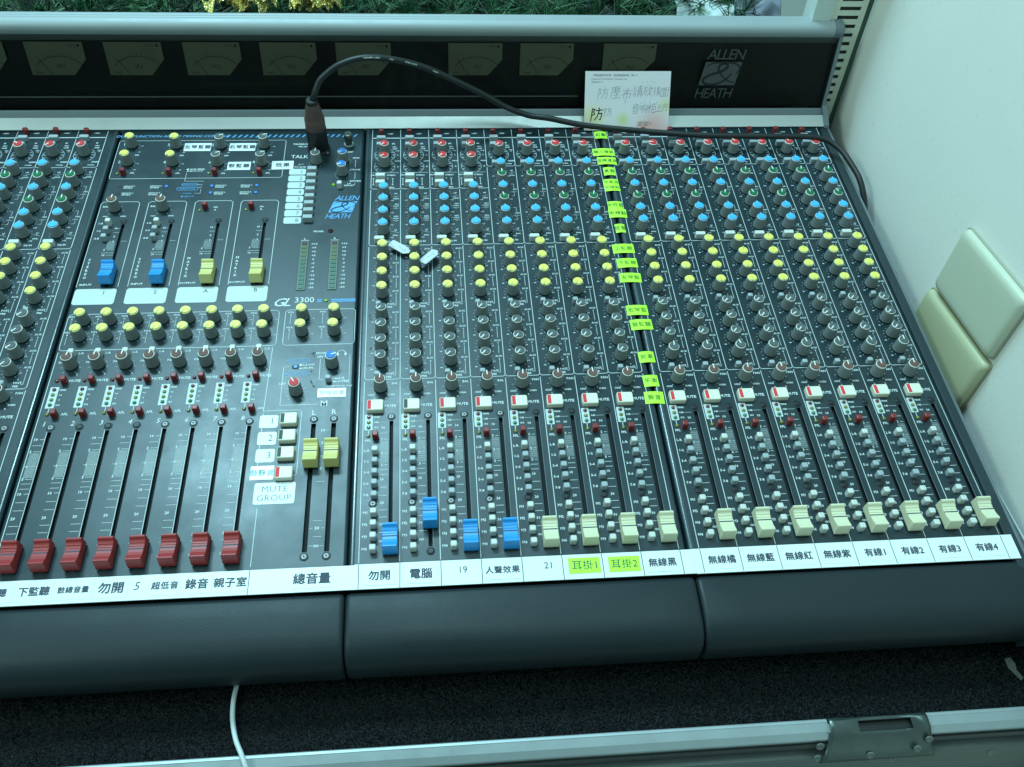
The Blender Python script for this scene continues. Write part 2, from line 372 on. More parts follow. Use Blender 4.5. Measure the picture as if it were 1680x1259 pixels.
def channel(P, x0, stereo=False, on=True, last=False, fy=lambda y: y, fade='cream', fpos=-479.7, darkscrew=False, xmin=-1e9, A=None, spill=False):
    p = P.p; A = A or {}
    def ok(y): return x0 > xmin + (15 - y) * 0.27 - 30
    def K(kind, y, c, a):
        if x0 + 13 > xmin + (15 - y) * 0.275: knob(kind, x0 + KX, fy(y), c, a)
    def Bn(kind, dx, y, me, jit=0.6):
        if x0 + dx > xmin + (15 - y) * 0.275 + 3:
            o = button(kind, x0 + dx, fy(y), me, jit)
    # ---- printing
    ln = lambda a, b, wd=0.55: p.line([(x0 + a[0], fy(a[1])), (x0 + b[0], fy(b[1]))], wd, 0.1, M_PRINT)
    tt = lambda s, dx, y, h=1.7, **k: T(p, s, x0 + dx, fy(y), h, **k)
    ln((0, 14), (0, 1.2)); p.line([(x0, fy(0)), (x0 + 30, fy(0))], 1.15, 0.1, M_PRINT)
    y1 = -82 if stereo else -47.6
    def cell(ya, yb):
        ln((0, ya), (0, yb + 1.6)); ln((0, yb + 1.6), (1.6, yb)); ln((1.6, yb), (28.4, yb)); ln((28.4, yb), (30, yb + 1.6))
    cell(-1.6, y1); cell(y1 - 1.6, -164); cell(-165.8, -326.4); ln((0, -328.2), (0, -496))
    if last:
        for a, b in ((14, 1.2), (-1.6, y1 + 1.6), (y1 - 1.6, -162.4), (-165.8, -324.8), (-328.2, -496)): ln((30, a), (30, b))
    tt('+48V', 19.3, 7.3, 1.7)
    def gain(yc):
        arc(p, x0 + KX, fy(yc), 10.6, 35, 145, 0.35); arc(p, x0 + KX, fy(yc), 10.6, -145, -60, 0.35)
        ticks(p, x0 + KX, fy(yc), 6.9, 7.9)
        for s_, a in (('60', -118), ('50', -88), ('10', 118), ('20', 88), ('30', 60)):
            tt(s_, KX + 9 * math.sin(math.radians(a)), yc + 9 * math.cos(math.radians(a)), 1.2)
    if stereo:
        gain(-28.5); gain(-47.2)
        tt('ØL', 22.5, -9.5, 1.8); tt('MIC', 23.7, -15, 1.5); tt('LINE', 24, -18.2, 1.5); tt('-10dB', 26.4, -21.5, 1.2); tt('L', 27.3, -28.3, 1.7); tt('GAIN', 26.8, -38.2, 1.6); tt('R', 27.5, -47.2, 1.7)
        ln((1.4, -56.8), (28, -56.8), 0.4); tt('MUTE', 3.9, -60.6, 1.6); tt('STEREO', 20.5, -60.8, 1.6)
        for dx, ya, yb in ((2.4, -65.2, -76.4), (22, -65.3, -76.2)):
            ln((dx, ya), (dx, yb), 0.45); ln((dx - 1, ya - 1), (dx, ya), .45); ln((dx + 1, ya - 1), (dx, ya), .45); ln((dx - 1, yb + 1), (dx, yb), .45); ln((dx + 1, yb + 1), (dx, yb), .45)
        tt('SENS', 20.9, -79.8, 1.6); tt('L', 17.2, -65.6, 1.7)
    else:
        gain(-28.3)
        tt('Ø', 22.5, -9, 1.7); tt('MIC', 23.7, -13.3, 1.5); tt('LINE', 23.8, -16.6, 1.5); tt('PAD', 27.2, -20.8, 1.2); tt('-20', 27.2, -22.8, 1.2); tt('GAIN', 26.2, -39.1, 1.8); tt('/100Hz', 23.2, -43.8, 1.4)
    def shelf(y, up): ln((22.3, y - 1.2 * up), (24.6, y - 1.2 * up), .3); ln((24.6, y - 1.2 * up), (26.2, y), .3); ln((26.2, y), (28.2, y), .3); ln((24.6, y - 1.2 * up), (26.2, y - 2.4 * up), .3)
    def bell(y): ln((22.3, y), (24, y), .3); ln((24, y), (25.4, y + 1.3), .3); ln((25.4, y + 1.3), (26.8, y), .3); ln((24, y), (25.4, y - 1.3), .3); ln((25.4, y - 1.3), (26.8, y), .3); ln((26.8, y), (28.4, y), .3)
    if stereo:
        for yk in (-91.2, -109.1, -126.9, -144.6):
            tt('-15', 5.7, yk - 8.3, 1.4); tt('+15', 21.5, yk - 8.4, 1.4); ticks(p, x0 + KX, fy(yk), 6.9, 7.9)
        tt('HF', 25.3, -89.3, 1.6); shelf(-93, 1); tt('12kHz', 25.7, -97, 1.4)
        tt('MF1', 26.3, -105.4, 1.6); tt('2.5kHz', 25.4, -108.1, 1.3); bell(-111.2)
        tt('MF2', 25.8, -123.2, 1.6); tt('250Hz', 25.4, -126, 1.3); bell(-129)
    else:
        for yk in (-55.2, -91.2, -126.9, -144.6):
            tt('-15', 5.7, yk - 8.3, 1.4); tt('+15', 21.5, yk - 8.4, 1.4)
        for yk in (-55.2, -73.3, -91.2, -109.1, -126.9, -144.6): ticks(p, x0 + KX, fy(yk), 6.9, 7.9)
        tt('HF', 25.4, -55.1, 1.6); shelf(-57.8, 1); tt('12kHz', 25.4, -62.4, 1.4)
        for d, nm in ((0, 'MF1'), (-35.8, 'MF2')):
            ln((22.9, -76.4 + d), (25.9, -76.4 + d), .3); ln((25.9, -76.4 + d), (25.8, -82.6 + d), .3)
            tt(nm, 26.8, -84.6 + d, 1.5); bell(-88.4 + d); ln((25.7, -90.6 + d), (25.7, -94.6 + d), .3); ln((22.9, -94.6 + d), (25.7, -94.6 + d), .3)
            tt('kHz' if d == 0 else 'Hz', 6, -83.2 + d, 1.2)
    tt('LF', 25.5, -142.5, 1.6); shelf(-146, -1); tt('80Hz', 25.1, -150, 1.4); tt('EQ IN', 20.6, -158.7, 1.7)
    n = 1
    for rows in ((-173.4, -191.6, -209.7, -227.9), (-254.2, -272.3, -290.3, -308.2)):
        for i, yk in enumerate(rows):
            ticks(p, x0 + KX, fy(yk), 6.9, 7.9)
            tt('AUX', 25.7, yk + 4.1, 1.7); tt(str(n), 26.2, yk + 0.8, 1.6); tt('+6', 21.4, yk - 1.6, 1.3); tt('0', 21.2, yk - 8.6, 1.3); tt('∞', 5.6, yk - 7, 1.5)
            ln((26.2, yk - 0.9), (26.2, (yk - 10.4) if i < 3 else yk - 13.8), .35); n += 1
        yb = rows[-1] - 13.8; ln((26.2, yb), (24.6, yb), .35); ln((24.6, yb), (24.6, yb + 1.2), .3)
        tt('POST', 21.6, yb + 1.8, 1.7); tt('PRE', 20.6, yb - 1.8, 1.7)
    ticks(p, x0 + KX, fy(-335.1), 6.9, 8.3, 7)
    tt('BAL' if stereo else 'PAN', 25.7, -330.8, 1.9); tt('ODD', 5.8, -342.6, 1.5); tt('EVEN', 22.6, -342.6, 1.5); tt('L', 8.8, -346.3, 1.4); tt('R', 18.6, -346.3, 1.4)
    tt('MUTE', 21.9, -354.4, 2.3)
    x, y = x0 + 1.1, fy(-378.3); p.rrect(x, x + 6.6, y, fy(-362.8), 0.1, 0.9, M_PLATE)
    tt('PEAK', 11.2, -365.3, 1.4); tt('0dB', 10.7, -370.5, 1.4); tt('SIG', 10.6, -375.7, 1.4); tt('10', 16.6, -376.1, 1.9)
    ln((4.5, -378), (4.5, -382.2), .6); tt('PFL', 4.4, -388.4, 1.9)
    ln((13, -370.6), (19.5, -370.6), .25)
    for s_, xx, yy in (('5', 15.5, -387.5), ('0', 15.7, -400.8), ('5', 15.9, -411.8), ('10', 16, -425.2), ('20', 16.3, -446.2), ('30', 15.9, -464.7)): tt(s_, xx, yy, 1.9)
    tt('∞', 16.2, -478.8, 2.6)
    for yy, xa in ((-381.5, 14.4), (-387.5, 17.6), (-400.8, 17.7), (-411.8, 17.8), (-416.4, 14.3), (-420.9, 14.2), (-432.4, 14.2), (-439.7, 14.1), (-452.5, 14), (-458.6, 14), (-471.7, 14)): ln((xa, yy), (20, yy), .38)
    for k in range(12):
        if abs(k - 5.5) > 0.6: ln((14.5, -389.6 - 1.85 * k), (20.2, -389.6 - 1.85 * k), .14)
    for k in range(8): ln((14.5 + .8 * k, -389.6), (14.5 + .8 * k, -410), .14)
    names = ('L-R', '1-2', '3-4', '5-6', '7-8', 'M1', 'M2', 'M3', 'M4'); ys = (-399.5, -409.5, -419.8, -430, -440.2, -455.8, -466, -476.2, -486.4)
    for nm, yy in zip(names, ys): tt(nm, 3.7, yy + 1.4, 1.9)
    # ---- hardware
    Bn('phantom_power_button', 9.6, 7, B_RD, 1); Bn('input_button', 9.6, -3.9, B_WIDE); Bn('input_button', 9.6, -15, B_WIDE)
    gk = A.get('gain', 0)
    if stereo:
        K('gain_knob', -24.8, 'red', -140); K('gain_knob', -43.8, 'red', -135)
        Bn('input_button', 9.8, -66.4, B_WIDEW, 0); Bn('input_button', 9.8, -77, B_WIDEW, 0)
        for yk in (-91.2, -109.1, -126.9, -144.6): K('equaliser_knob', yk, 'blue', 0)
    else:
        K('gain_knob', -26, 'red', gk); Bn('input_button', 9.9, -45.8, B_WIDE)
        for yk, c in ((-55.2, 'blue'), (-73.3, 'green'), (-91.2, 'blue'), (-109.1, 'green'), (-126.9, 'blue'), (-144.6, 'blue')):
            K('equaliser_knob', yk, c, random.choice((0, 0, -12, 14)) if c == 'green' else random.uniform(-6, 6))
    Bn('equaliser_button', 10, -158.9, B_WIDEW, 0 if spill else 0.8)
    up = A.get('aux', ())
    for i, yk in enumerate((-173.4, -191.6, -209.7, -227.9)): K('aux_knob', yk, 'yellow', up[i] if i < len(up) else -140)
    Bn('pre_post_button', 10.4, -242.4, B_PRE)
    for i, yk in enumerate((-254.2, -272.3, -290.3, -308.2)): K('aux_knob', yk, 'grey', up[4 + i] if 4 + i < len(up) else -140)
    Bn('pre_post_button', 10.6, -322.6, B_PRE)
    K('pan_knob', -335.1, 'brown', 0)
    if ok(-355): mute(x0 + 9.6, fy(-355.9), on)
    for yy, c in ((-365.5, 'red'), (-370.7, 'yellow'), (-375.7, 'green'), (-383.9, 'yellow')):
        if ok(yy): led(x0 + 4.5, fy(yy), c)
    if ok(-385): Bn('solo_button', 10.3, -385.2, B_RD)
    for k, yy in enumerate(ys):
        if ok(yy): Bn('routing_button', 10.2, yy, B_WH if (k == 0 or k > 4) else B_GR, 1.2 if 0 < k < 5 else 0.5)
    if ok(-366): screw(x0 + 22.95, fy(-365.5), darkscrew)
    if ok(-447): screw(x0 + 9.35, fy(-446.9), darkscrew)
    if ok(-489): screw(x0 + 22.95, fy(-489), True)
    if ok(-480):
        P.slot(x0 + 22.95, fy(-485), fy(-369.6)); fader(x0 + 23.05, fy(fpos), fade); p.line([(x0 + 24.95, fy(-370)), (x0 + 24.95, fy(-485))], .28, .1, M_ALUD)
    elif ok(-420): P.slot(x0 + 22.95, fy(-485), fy(-369.6))

# block A: four stereo then four mono channels; block B: eight mono channels
up3 = (20, 10, -140, -140)
gA = [0, 0, 0, 0, -140, -35, -50, -95]; gB = [-60, -100, -70, -60, -30, -80, -45, -20]
for i in range(8):
    channel(PA, 30 * i, stereo=i < 4, on=(i != 1), last=(i == 7), fade='blue' if i < 4 else 'cream', fpos=-459.5 if i == 1 else -479.7,
            darkscrew=(i > 3), A={'gain': gA[i], 'aux': ((-135, 30, -140, -140) if i == 1 else (-130, 10, -140, -140) if i == 3 else (-140,) * 4 if i < 4 else (35 if i in (5, 6) else -5, 40 if i in (6,) else -140, -150, -150))}, spill=i == 0)
for i in range(8):
    channel(PB, 255.5 + 30 * i, on=True, last=(i == 7), darkscrew=True, fpos=-478.5 if i == 7 else -479.7,
            A={'gain': gB[i], 'aux': (-5, 5, -170, -170, -135, -140 + 8 * (i % 3), -140, random.choice((0, -8, 5)) if i not in (4, 6) else -8)})
fyl = lambda y: 3.8 + 1.0088 * y
for i in range(5):
    channel(PL, -306.2 - 30.6 * i, on=False, last=(i == 0), fy=fyl, xmin=-399, A={'gain': (-140, -140, -50, -60, -60)[i]}, fade='cream', darkscrew=False)

# ---- master section
pm = PM.p
Tm = lambda s, x, y, h=1.7, **k: T(pm, s, x, y, h, **k)
text(pm, 'DUAL-FUNCTION AUDIO MIXING CONSOLE', -208, 5.4, 3.4, mat('printed_pale_blue', (.16, .42, .72), .5), off=0.01, shear=0.25, sx=1.16, res=2)
for k in range(24):
    x = -151 + 6.05 * k
    if x < -12: pm.add([(x - 2.7, 2.7, .1), (x - 0.6, 2.7, .1), (x + 2.5, 7.1, .1), (x + 0.4, 7.1, .1)], [(0, 1, 2, 3)], M_BLUEP)
pm.rbox_line(-261, -90.5, -62.5, -2.2, 2.4, 0.45, 0.1, M_PRINT)
for k in range(4):
    xa = (-247, -202, -156.7, -112.2)[k]; oy = (1.8, 0.8, 0, 0)[k]
    for r, y in enumerate((-11.6, -39.8)):
        knob('output_knob', xa, y + oy, 'yellow' if k < 2 else 'grey', -150 if k < 2 else 70)
        ticks(pm, xa, y + oy - 2, 6.9, 7.9)
        Tm(str(2 * k + r + 1), xa - 8.6, y + oy + 2, 3.4); Tm('+6', xa + 9.8, y + oy - 0.8, 1.3); Tm('-∞', xa + 8.4, y + oy - 10.6, 1.3); Tm('AFL', xa + 7, y + oy - 15.6, 1.7)
    button('solo_button', xa - 1.0, -56 + oy * 0.5, B_RD); led(xa - 7.2, -55.6 + oy * .5, 'yellow')
    if k == 3: led(xa - 7.2, -27.6, 'yellow')
# recessed aux reverse switches
M_DEEP = mat('switch_well', (0.004, 0.005, 0.012), 0.6); M_SWB = mat('switch_blue', (0.03, 0.20, 0.62), 0.4)
sw_d = MB().box(-2.3, 2.3, -1.9, 1.9, 0.0, 0.12, M_DEEP).mesh('switch')
sw_b = MB().box(-2.3, 2.3, -1.9, 1.9, 0.0, 0.12, M_DEEP).box(-0.9, 2.1, -1.6, 1.6, 0.12, 0.9, M_SWB, 0.3).mesh('switch')
for j, (x, t) in enumerate(((-248.2, 0), (-203.3, 0), (-159, 1), (-114.7, 1))):
    for r, y in enumerate((-75, -85.4)):
        part('slide_switch', sw_b if (t or (j == 1 and r == 0)) else sw_d, x, y, 0)
        xx = x + (9.2 if j in (0, 2) else -10); n = {0: 1, 1: 3, 2: 5, 3: 7}[j] + r
        Tm('GRP/AUX %d' % n, xx, y + 1, 1.4, shear=.2); Tm('REVERSE', xx - .8, y - 1.5, 1.4, shear=.2)
Tm('◄ AUX SEND', -178, -48.8, 1.9, shear=.2); Tm('◄ GROUP OUT', -178.6, -51.6, 1.4, shear=.2)
pm.line([(-186, -54), (-186.3, -67), (-167.5, -67.2)], .35, .1, M_PRINT)
for (x0, x1, y0, y1) in ((-188, -173, -74.4, -70.4), (-192, -172, -80.6, -76.6)):
    pm.rbox_line(x0, x1, y0, y1, .3, .45, .1, M_BLUEP); text(pm, 'REVERSE MODE', (x0 + x1) / 2, (y0 + y1) / 2, 1.5, M_BLUEP)
text(pm, 'NORMAL', -181, -85.5, 1.5, M_BLUEP); text(pm, '◄ GROUP', -180.4, -90.2, 2.0, M_BLUEP, shear=.2)
pm.line([(-173, -72.5), (-168, -72.7)], .4, .1, M_PRINT); pm.line([(-172, -77), (-168, -76)], .4, .1, M_PRINT); pm.line([(-168.5, -79), (-168.6, -85.6), (-174, -85.6)], .3, .1, M_PRINT)
# stereo and matrix faders
for k in range(4):
    xb = (-260.8, -215.8, -171.2, -126.8)[k]; xf = (-234.6, -189.9, -145.5, -101.2)[k]
    pm.line([(xb, -211.5), (xb, -99.5), (xb + 2.2, -97), (xb + 34.2, -97), (xb + 36.4, -99.5), (xb + 36.4, -211.5)], .5, .1, M_PRINT)
    PM.slot(xf, -212, -129.4, 3.0); screw(xf, -125.9, True); fader(xf + .1, (-198.8, -199.1, -199.8, -200.2)[k], 'blue' if k < 2 else 'yellow')
    for s_, dx, y in (('10', -5.4, -135), ('5', -5.2, -146.2), ('0', -5, -152.6), ('5', -11, -163.9), ('10', -10.6, -170.9)): Tm(s_, xf + dx, y, 1.9)
    for y, a, b in ((-135, -3.2, -2), (-140.5, -7, -2.1), (-152.6, -9, -6.5), (-152.6, 2.2, 7.4), (-164, -8.7, -2.5), (-168, -13, -2.1), (-171, -8, -2.1), (-178, -9, -2.2), (-184, -9, -2.2)): pm.line([(xf + a, y), (xf + b, y)], .3, .1, M_PRINT)
    for q in range(10): pm.line([(xf - 10, -154 - .95 * q), (xf - 3, -154 - .95 * q)], .2, .1, M_PRINT)
    for q, ch in enumerate('STEREO' if k < 2 else 'MATRIX'): Tm(ch, xb + 4.7, -176.8 - 4.6 * q, 2.4)
    Tm('INPUT' if k < 2 else 'OUTPUT', xb + 7.6, -208.7, 1.9, sx=1.2)
    b = MB().rrect(-18.2, 18.2, -9.6, 9.6, 0.05, 2.6, M_PLATE, .1).mesh('label_plate'); o = part('label_plate', b, xb + 18.2, -223.6, 0)
    t = MB(); text(t, '12AB'[k], 7.3, 4.6, 4.4, M_GREYINK, z=.25, res=2); link('lettering', t.mesh('lettering'), o)
    if k < 2:
        knob('balance_knob', (-246.2, -200.5)[k], -107, 'brown', 8); ticks(pm, (-246, -200.5)[k], -109, 6.9, 8.3, 7); Tm('BAL', xb + 5, -104, 1.8); Tm('ODD', xb + 7, -118, 1.3); Tm('EVEN', xb + 24, -118, 1.3)
        for q, (y, nm) in enumerate(((-129.2, 'L-R'), (-139.6, '1-2' if k == 0 else '3-4'), (-150, 'A-B'))):
            button('routing_button', xb + 13.4, y - .3, B_WH if q == 0 else B_GR); Tm(nm, xb + 5.2, y + 1.4, 1.8)
    else:
        button('solo_button', xb + 10.9, -107.5, B_RD); led(xb + 5.8, -110.9, 'yellow'); Tm('AFL', xb + 20.4, -106.3, 1.6); Tm('AB'[k - 2], xb + 20.4, -110.2, 1.8)
# matrix sends
pm.rbox_line(-259.6, -77.6, -285.8, -244.6, 3.4, .5, .1, M_PRINT); pm.rbox_line(-72, -10.2, -285.8, -244.6, 3.4, .5, .1, M_PRINT)
for k in range(10):
    x = (-245.1 + 22.32 * k) if k < 8 else (-56.2, -28)[k - 8]
    for r, y in enumerate((-253.2, -271.2)):
        knob('matrix_knob', x, y, 'yellow', -145); ticks(pm, x, y, 6.9, 7.9)
        Tm('MTX', x - 11, y + 5.6, 1.6); Tm('AB'[r], x - 11, y + 2.8, 1.5); Tm('+6', x + 9.2, y - 2, 1.2)
        pm.line([(x - 11, y + 1), (x - 11, y - 8)], .3, .1, M_PRINT)
# groups
for k in range(8):
    x = -247.5 + 22.27 * k; dx = -259.7 + 22.27 * k
    if k == 0: pm.line([(-259.4, -287.8), (-259.2, -496)], .5, .1, M_PRINT)
    button('routing_button', x + 1.2, -291.1, B_WH, 0); knob('pan_knob', x + 2.2, -302.4, 'brown', 10); ticks(pm, x + 2.2, -304, 6.9, 8.3, 7)
    Tm('L-R', x + 7.6, -289.1, 1.8); Tm('PAN', x - 6, -298.8, 1.8); Tm('E', x + 9, -312, 1.4)
    button('mute_button', x + .9, -319.8, B_RD); led(x - 5.8, -318.8, 'red'); Tm('MUTE', x + 8.6, -318.7, 2.2)
    pm.rect(x - 9.2, x - 2.3, -346.4, -324.8, .1, M_PLATE)
    for y, c in ((-327.7, 'red'), (-332.9, 'yellow'), (-338, 'yellow'), (-343.2, 'green')): led(x - 5.8, y, c)
    for s_, y in (('PEAK', -328), ('+6', -333.1), ('0', -338.1), ('SIG', -343.4)): Tm(s_, x + 1.2 - (0 if s_ == 'PEAK' else 1), y, 1.4)
    pm.line([(x - 5.6, -346), (x - 5.8, -351.5)], .5, .1, M_PRINT)
    led(x - 5.8, -352.8, 'yellow'); button('solo_button', x + .7, -354, B_RD); Tm('AFL', x + 7.6, -352.6, 2.0)
    Tm(str(k + 1), x - 5.8, -361.9, 4.0, shear=.15)
    screw(x, -365.8, k in (1, 2, 3)); PM.slot(x + .1, -486, -369.8); fader(x - .3, -481.3, 'red'); screw(x, -490, True)
    pm.line([(x - 1.95, -370), (x - 1.95, -486)], .4, .1, M_PRINT)
    for s_, ddx, y, a in (('10', -8.6, -376.8, -5.6), ('5', -10, -388.3, -8), ('0', -9.6, -401.9, -7.8), ('5', -9.8, -413.3, -8), ('10', -8.9, -426.4, -5.8), ('20', -8.4, -447.4, None), ('30', -8.2, -466.5, None)):
        Tm(s_, x + ddx, y, 2.0)
        if a: pm.line([(x + a, y), (x - 2.3, y)], .35, .1, M_PRINT)
    Tm('∞', x - 8, -483, 2.8)
    pm.line([(x - 12, -401.9), (x - 10.8, -401.9)], .35, .1, M_PRINT)
    for y in (-382.5, -417.4, -422, -433.7, -440.7, -453.8, -460, -472): pm.line([(x - 10, y), (x - 3, y)], .32, .1, M_PRINT)
    for q in range(12):
        pm.line([(x - 9.8, -389.8 - 1.02 * q), (x - 3, -389.8 - 1.02 * q)], .16, .1, M_PRINT); pm.line([(x - 9.8, -403 - .82 * q), (x - 3, -403 - .82 * q)], .16, .1, M_PRINT)
    for q in range(9): pm.line([(x - 9.8 + .85 * q, -389.8), (x - 9.8 + .85 * q, -412)], .16, .1, M_PRINT)
pm.line([(-77.9, -447), (-78, -495)], .5, .1, M_PRINT); pm.line([(-80, -288), (-81.5, -356)], .5, .1, M_PRINT)
# talkback corner
knob('talkback_knob', -56.8, -38.6, 'grey', 0); ticks(pm, -56.8, -40, 6.9, 7.9)
knob('tape_level_knob', -29.4, -37.4, 'deepblue', -130); knob('tape_level_knob', -29.4, -57.2, 'deepblue', -130); ticks(pm, -29.4, -58.5, 7, 8); ticks(pm, -29.4, -38.5, 7, 8)
Tm('TALKBACK', -74.5, -9.2, 2.0); Tm('MIC IN', -72.4, -13.3, 1.8); Tm('TALK', -74.6, -29.8, 4.4); Tm('TO AUX', -73, -46.5, 1.9); pm.line([(-74.5, -44), (-74.5, -42), (-69.5, -42)], .4, .1, M_PRINT)
Tm('LAMP', -23.2, -22.8, 1.8, shear=.2); Tm('SEND', -16.2, -32.6, 1.8, shear=.2); Tm('2TRACK', -16.6, -51.4, 1.8, shear=.2); Tm('RETURN', -16, -69.3, 1.8, shear=.2); Tm('L-R', -22, -73, 1.6, shear=.2); Tm('REPLAY', -22, -76, 1.8, shear=.2)
pm.line([(-16.6, -36), (-16.7, -47.6)], .4, .1, M_PRINT); pm.line([(-16.6, -55), (-16.6, -66)], .4, .1, M_PRINT); pm.line([(-16.4, -72), (-16.6, -75.4), (-18.4, -75.6)], .35, .1, M_PRINT)
button('replay_button', -31.2, -78.4, B_WH, 0); led(-37.7, -75.2, 'lime')
B_TALK = MB().box(-4.7, 4.7, -2.5, 2.5, -1, 6, M_LGREY, 0.5).mesh('talk_button')
for k in range(8):
    y = -54 - 10.42 * k
    b = MB().rrect(-8.5, 8.5, -4.6, 4.6, .05, 2.0, M_PLATE, .1).mesh('label_plate'); o = part('label_plate', b, -75.1, y, 0)
    t = MB(); text(t, str(k + 1), 4.2, 0, 5.0, M_GREYINK, z=.25, res=2, off=-.012); link('lettering', t.mesh('lettering'), o)
    part('talk_button', B_TALK, -59.9, -54.4 - 10.42 * k, 0)
# logo
def logo(mb, m, cut, x0, y0, wd, ht, z, fr=None, dx=0.0):
    """slanted block with an ampersand between two words, sheared by 0.3"""
    sh = 0.30
    def q(u, v): return (x0 + u * wd + (v * ht) * sh, y0 + v * ht, z)
    F = fr if fr else (lambda a, b, c: (a, b, c))
    mb.add([F(*q(0, .27)), F(*q(1, .27)), F(*q(1, .73)), F(*q(0, .73))], [(0, 1, 2, 3)], m)
    for s_, v in (('ALLEN', .88), ('HEATH', .11)):
        vs, fs = glyphs(s_, 2, -0.004, 0.84); xs = [a for a, b in vs]; k = wd / (max(xs) - min(xs)); hh = ht * .20
        mb.add([F(x0 + (a - min(xs)) * k + ((v * ht) + (b - .345) / .69 * hh) * sh, y0 + v * ht + (b - .345) / .69 * hh, z) for a, b in vs], fs, m)
    # the ampersand as three sweeping strokes
    for P, w0 in (([(.97, .10), (.74, .22), (.52, .48), (.40, .72), (.44, .90), (.58, .93), (.64, .78), (.48, .58), (.22, .44), (.08, .26), (.14, .08), (.36, .03), (.60, .14), (.76, .36), (.80, .52)], .028),
                  ([(.05, .80), (.20, .94), (.50, .985), (.84, .93), (.99, .72), (.93, .48)], .020)):
        C = catmull([(a, b, 0) for a, b in P], 6)
        pts = [q(p.x, .27 + p.y * .46) for p in C]
        for i in range(len(pts) - 1):
            a, b = Vector(pts[i][:2]), Vector(pts[i + 1][:2]); d = (b - a).normalized(); n_ = Vector((-d.y, d.x)) * wd * (w0 * .55 + w0 * .75 * math.sin(i / len(pts) * math.pi))
            mb.add([F(*(a + n_), z + .06), F(*(a - n_), z + .06), F(*(b - n_ + d * .1), z + .06), F(*(b + n_ + d * .1), z + .06)], [(0, 1, 2, 3)], cut)
lg = MB(); logo(lg, M_BLUEP, M_PANEL, -43.8, -125.4, 23.2, 34.4, .12)
part('printed_legend', lg.mesh('printed_legend'), label='blue slanted block logo printed on the panel')
# BNC lamp socket
b = MB(); b.lathe([(5.2, 0), (5.2, 1.4), (4.8, 1.8)], 24, 0, 0, M_ALU); b.lathe([(3.6, 1.6), (3.6, 4), (4.1, 4.2), (4.1, 13.4), (3.8, 14), (3.0, 14), (3.0, 6)], 24, 0, 0, mat('dull_nickel', (0.16, 0.17, 0.15), 0.35, metal=.7)); b.lathe([(1.2, 5), (1.2, 12)], 12, 0, 0, M_STEEL)
part('lamp_socket', b.mesh('lamp_socket'), -24.6, -10.5, 0)
# XLR socket flange
b = MB(); b.lathe([(11.8, 0), (11.8, 1.6), (10.6, 2.2)], 36, 0, 0, M_BLACK)
for sx_, sy_ in ((1, -1), (-1, 1)): b.lathe([(2.6, 0), (2.6, 1.5), (2.1, 2.0)], 14, 9.8 * sx_, 9.6 * sy_, M_BLACK); b.lathe([(1.1, 2), (1.0, 2.5)], 12, 9.8 * sx_, 9.6 * sy_, M_STEEL)
part('microphone_socket', b.mesh('microphone_socket'), -55.6, -16.8, 0)
# LED ladders
M_LADB = mat('ladder_body', (0.10, 0.13, 0.10), 0.35); M_SEG = [mat('segment_red', (.06, .012, .015), .3), mat('segment_olive', (.085, .11, .035), .3), mat('segment_green', (.03, .10, .065), .3)]
seg = [MB().box(-2.5, 2.5, -1.9, 1.9, 0, .5, m_, .2).mesh('segment') for m_ in M_SEG]
Tm('L', -61, -153, 1.9); Tm('R', -32.7, -152.8, 1.9); Tm('PFL/AFL', -48.6, -143, 1.8)
for xb in (-60.9, -32.6):
    b = MB(); b.box(-4.3, 4.3, -32.4, 32.4, 0, .25, M_BLACK).box(-3.7, 3.7, -31.8, 31.8, .2, .7, M_LADB); o = part('level_ladder', b.mesh('level_ladder'), xb, -188.8, 0)
    for q in range(12): link('segment', seg[0 if q == 0 else (1 if q < 5 else 2)], o, (0, 28.7 - 5.2 * q, .7))
    pm.line([(xb - 3.8, -155.2), (xb + 3.8, -155.2)], .5, .1, M_PRINT)
    for q, s_ in enumerate(('+16', '+9', '+6', '+3', '0', '-3', '-6', '-9', '-12', '-16', '-20', '-30')): Tm(s_, xb + 9.2, -160.2 - 5.2 * q, 1.8, sx=1.25)
b = MB(); b.lathe([(2.6, .05), (2.5, .5), (1.6, 1.2)], 18, 0, 0, mat('dark_red_lens', (.03, .004, .006), .12)); part('indicator_light', b.mesh('indicator_light'), -37.3, -142.8, 0)
text(pm, 'GL', -74.8, -235, 9.4, M_PRINT, res=2, off=.006, shear=.4, sp=.8, sx=1.05); text(pm, '3300', -56.4, -232.6, 6.2, M_PRINT, res=2, off=.004)
pm.rect(-44.9, -10.6, -233.5, -232.3, .1, M_BLUEP); pm.rect(-44.9, -10.6, -235.6, -234.5, .1, M_BLUEP); pm.rect(-41, -32.5, -235.7, -232.2, .115, M_PANEL); led(-36.9, -234.2, 'lime')
# phones / level
knob('monitor_knob', -56.6, -336.4, 'red', -30); ticks(pm, -56.6, -338, 7.2, 9.4, 11); knob('headphone_knob', -28.1, -308.4, 'deepblue', 75); ticks(pm, -28, -310, 7.2, 8.2)
Tm('LEV', -68.4, -328, 2.0); Tm('PHONES', -36.6, -295.6, 1.9); Tm('LEV', -38.4, -299.6, 1.9)
pm.line([(-64.3, -309.9), (-68.8, -309.9), (-68.8, -350.4), (-38.2, -350.4)], .45, .1, M_PRINT); pm.line([(-38.3, -302.5), (-38.3, -324.6), (-35.8, -324.6)], .45, .1, M_PRINT); pm.line([(-13.2, -298), (-13.2, -329)], .35, .1, M_PRINT)
for y0 in (-305.6, -319.2): pm.rbox_line(-66, -47.2, y0, y0 + 4, .3, .45, .1, M_BLUEP)
text(pm, 'MONO OUTPUT', -56.5, -303.6, 1.6, M_BLUEP); text(pm, 'SURROUND', -56.5, -317.2, 1.6, M_BLUEP)
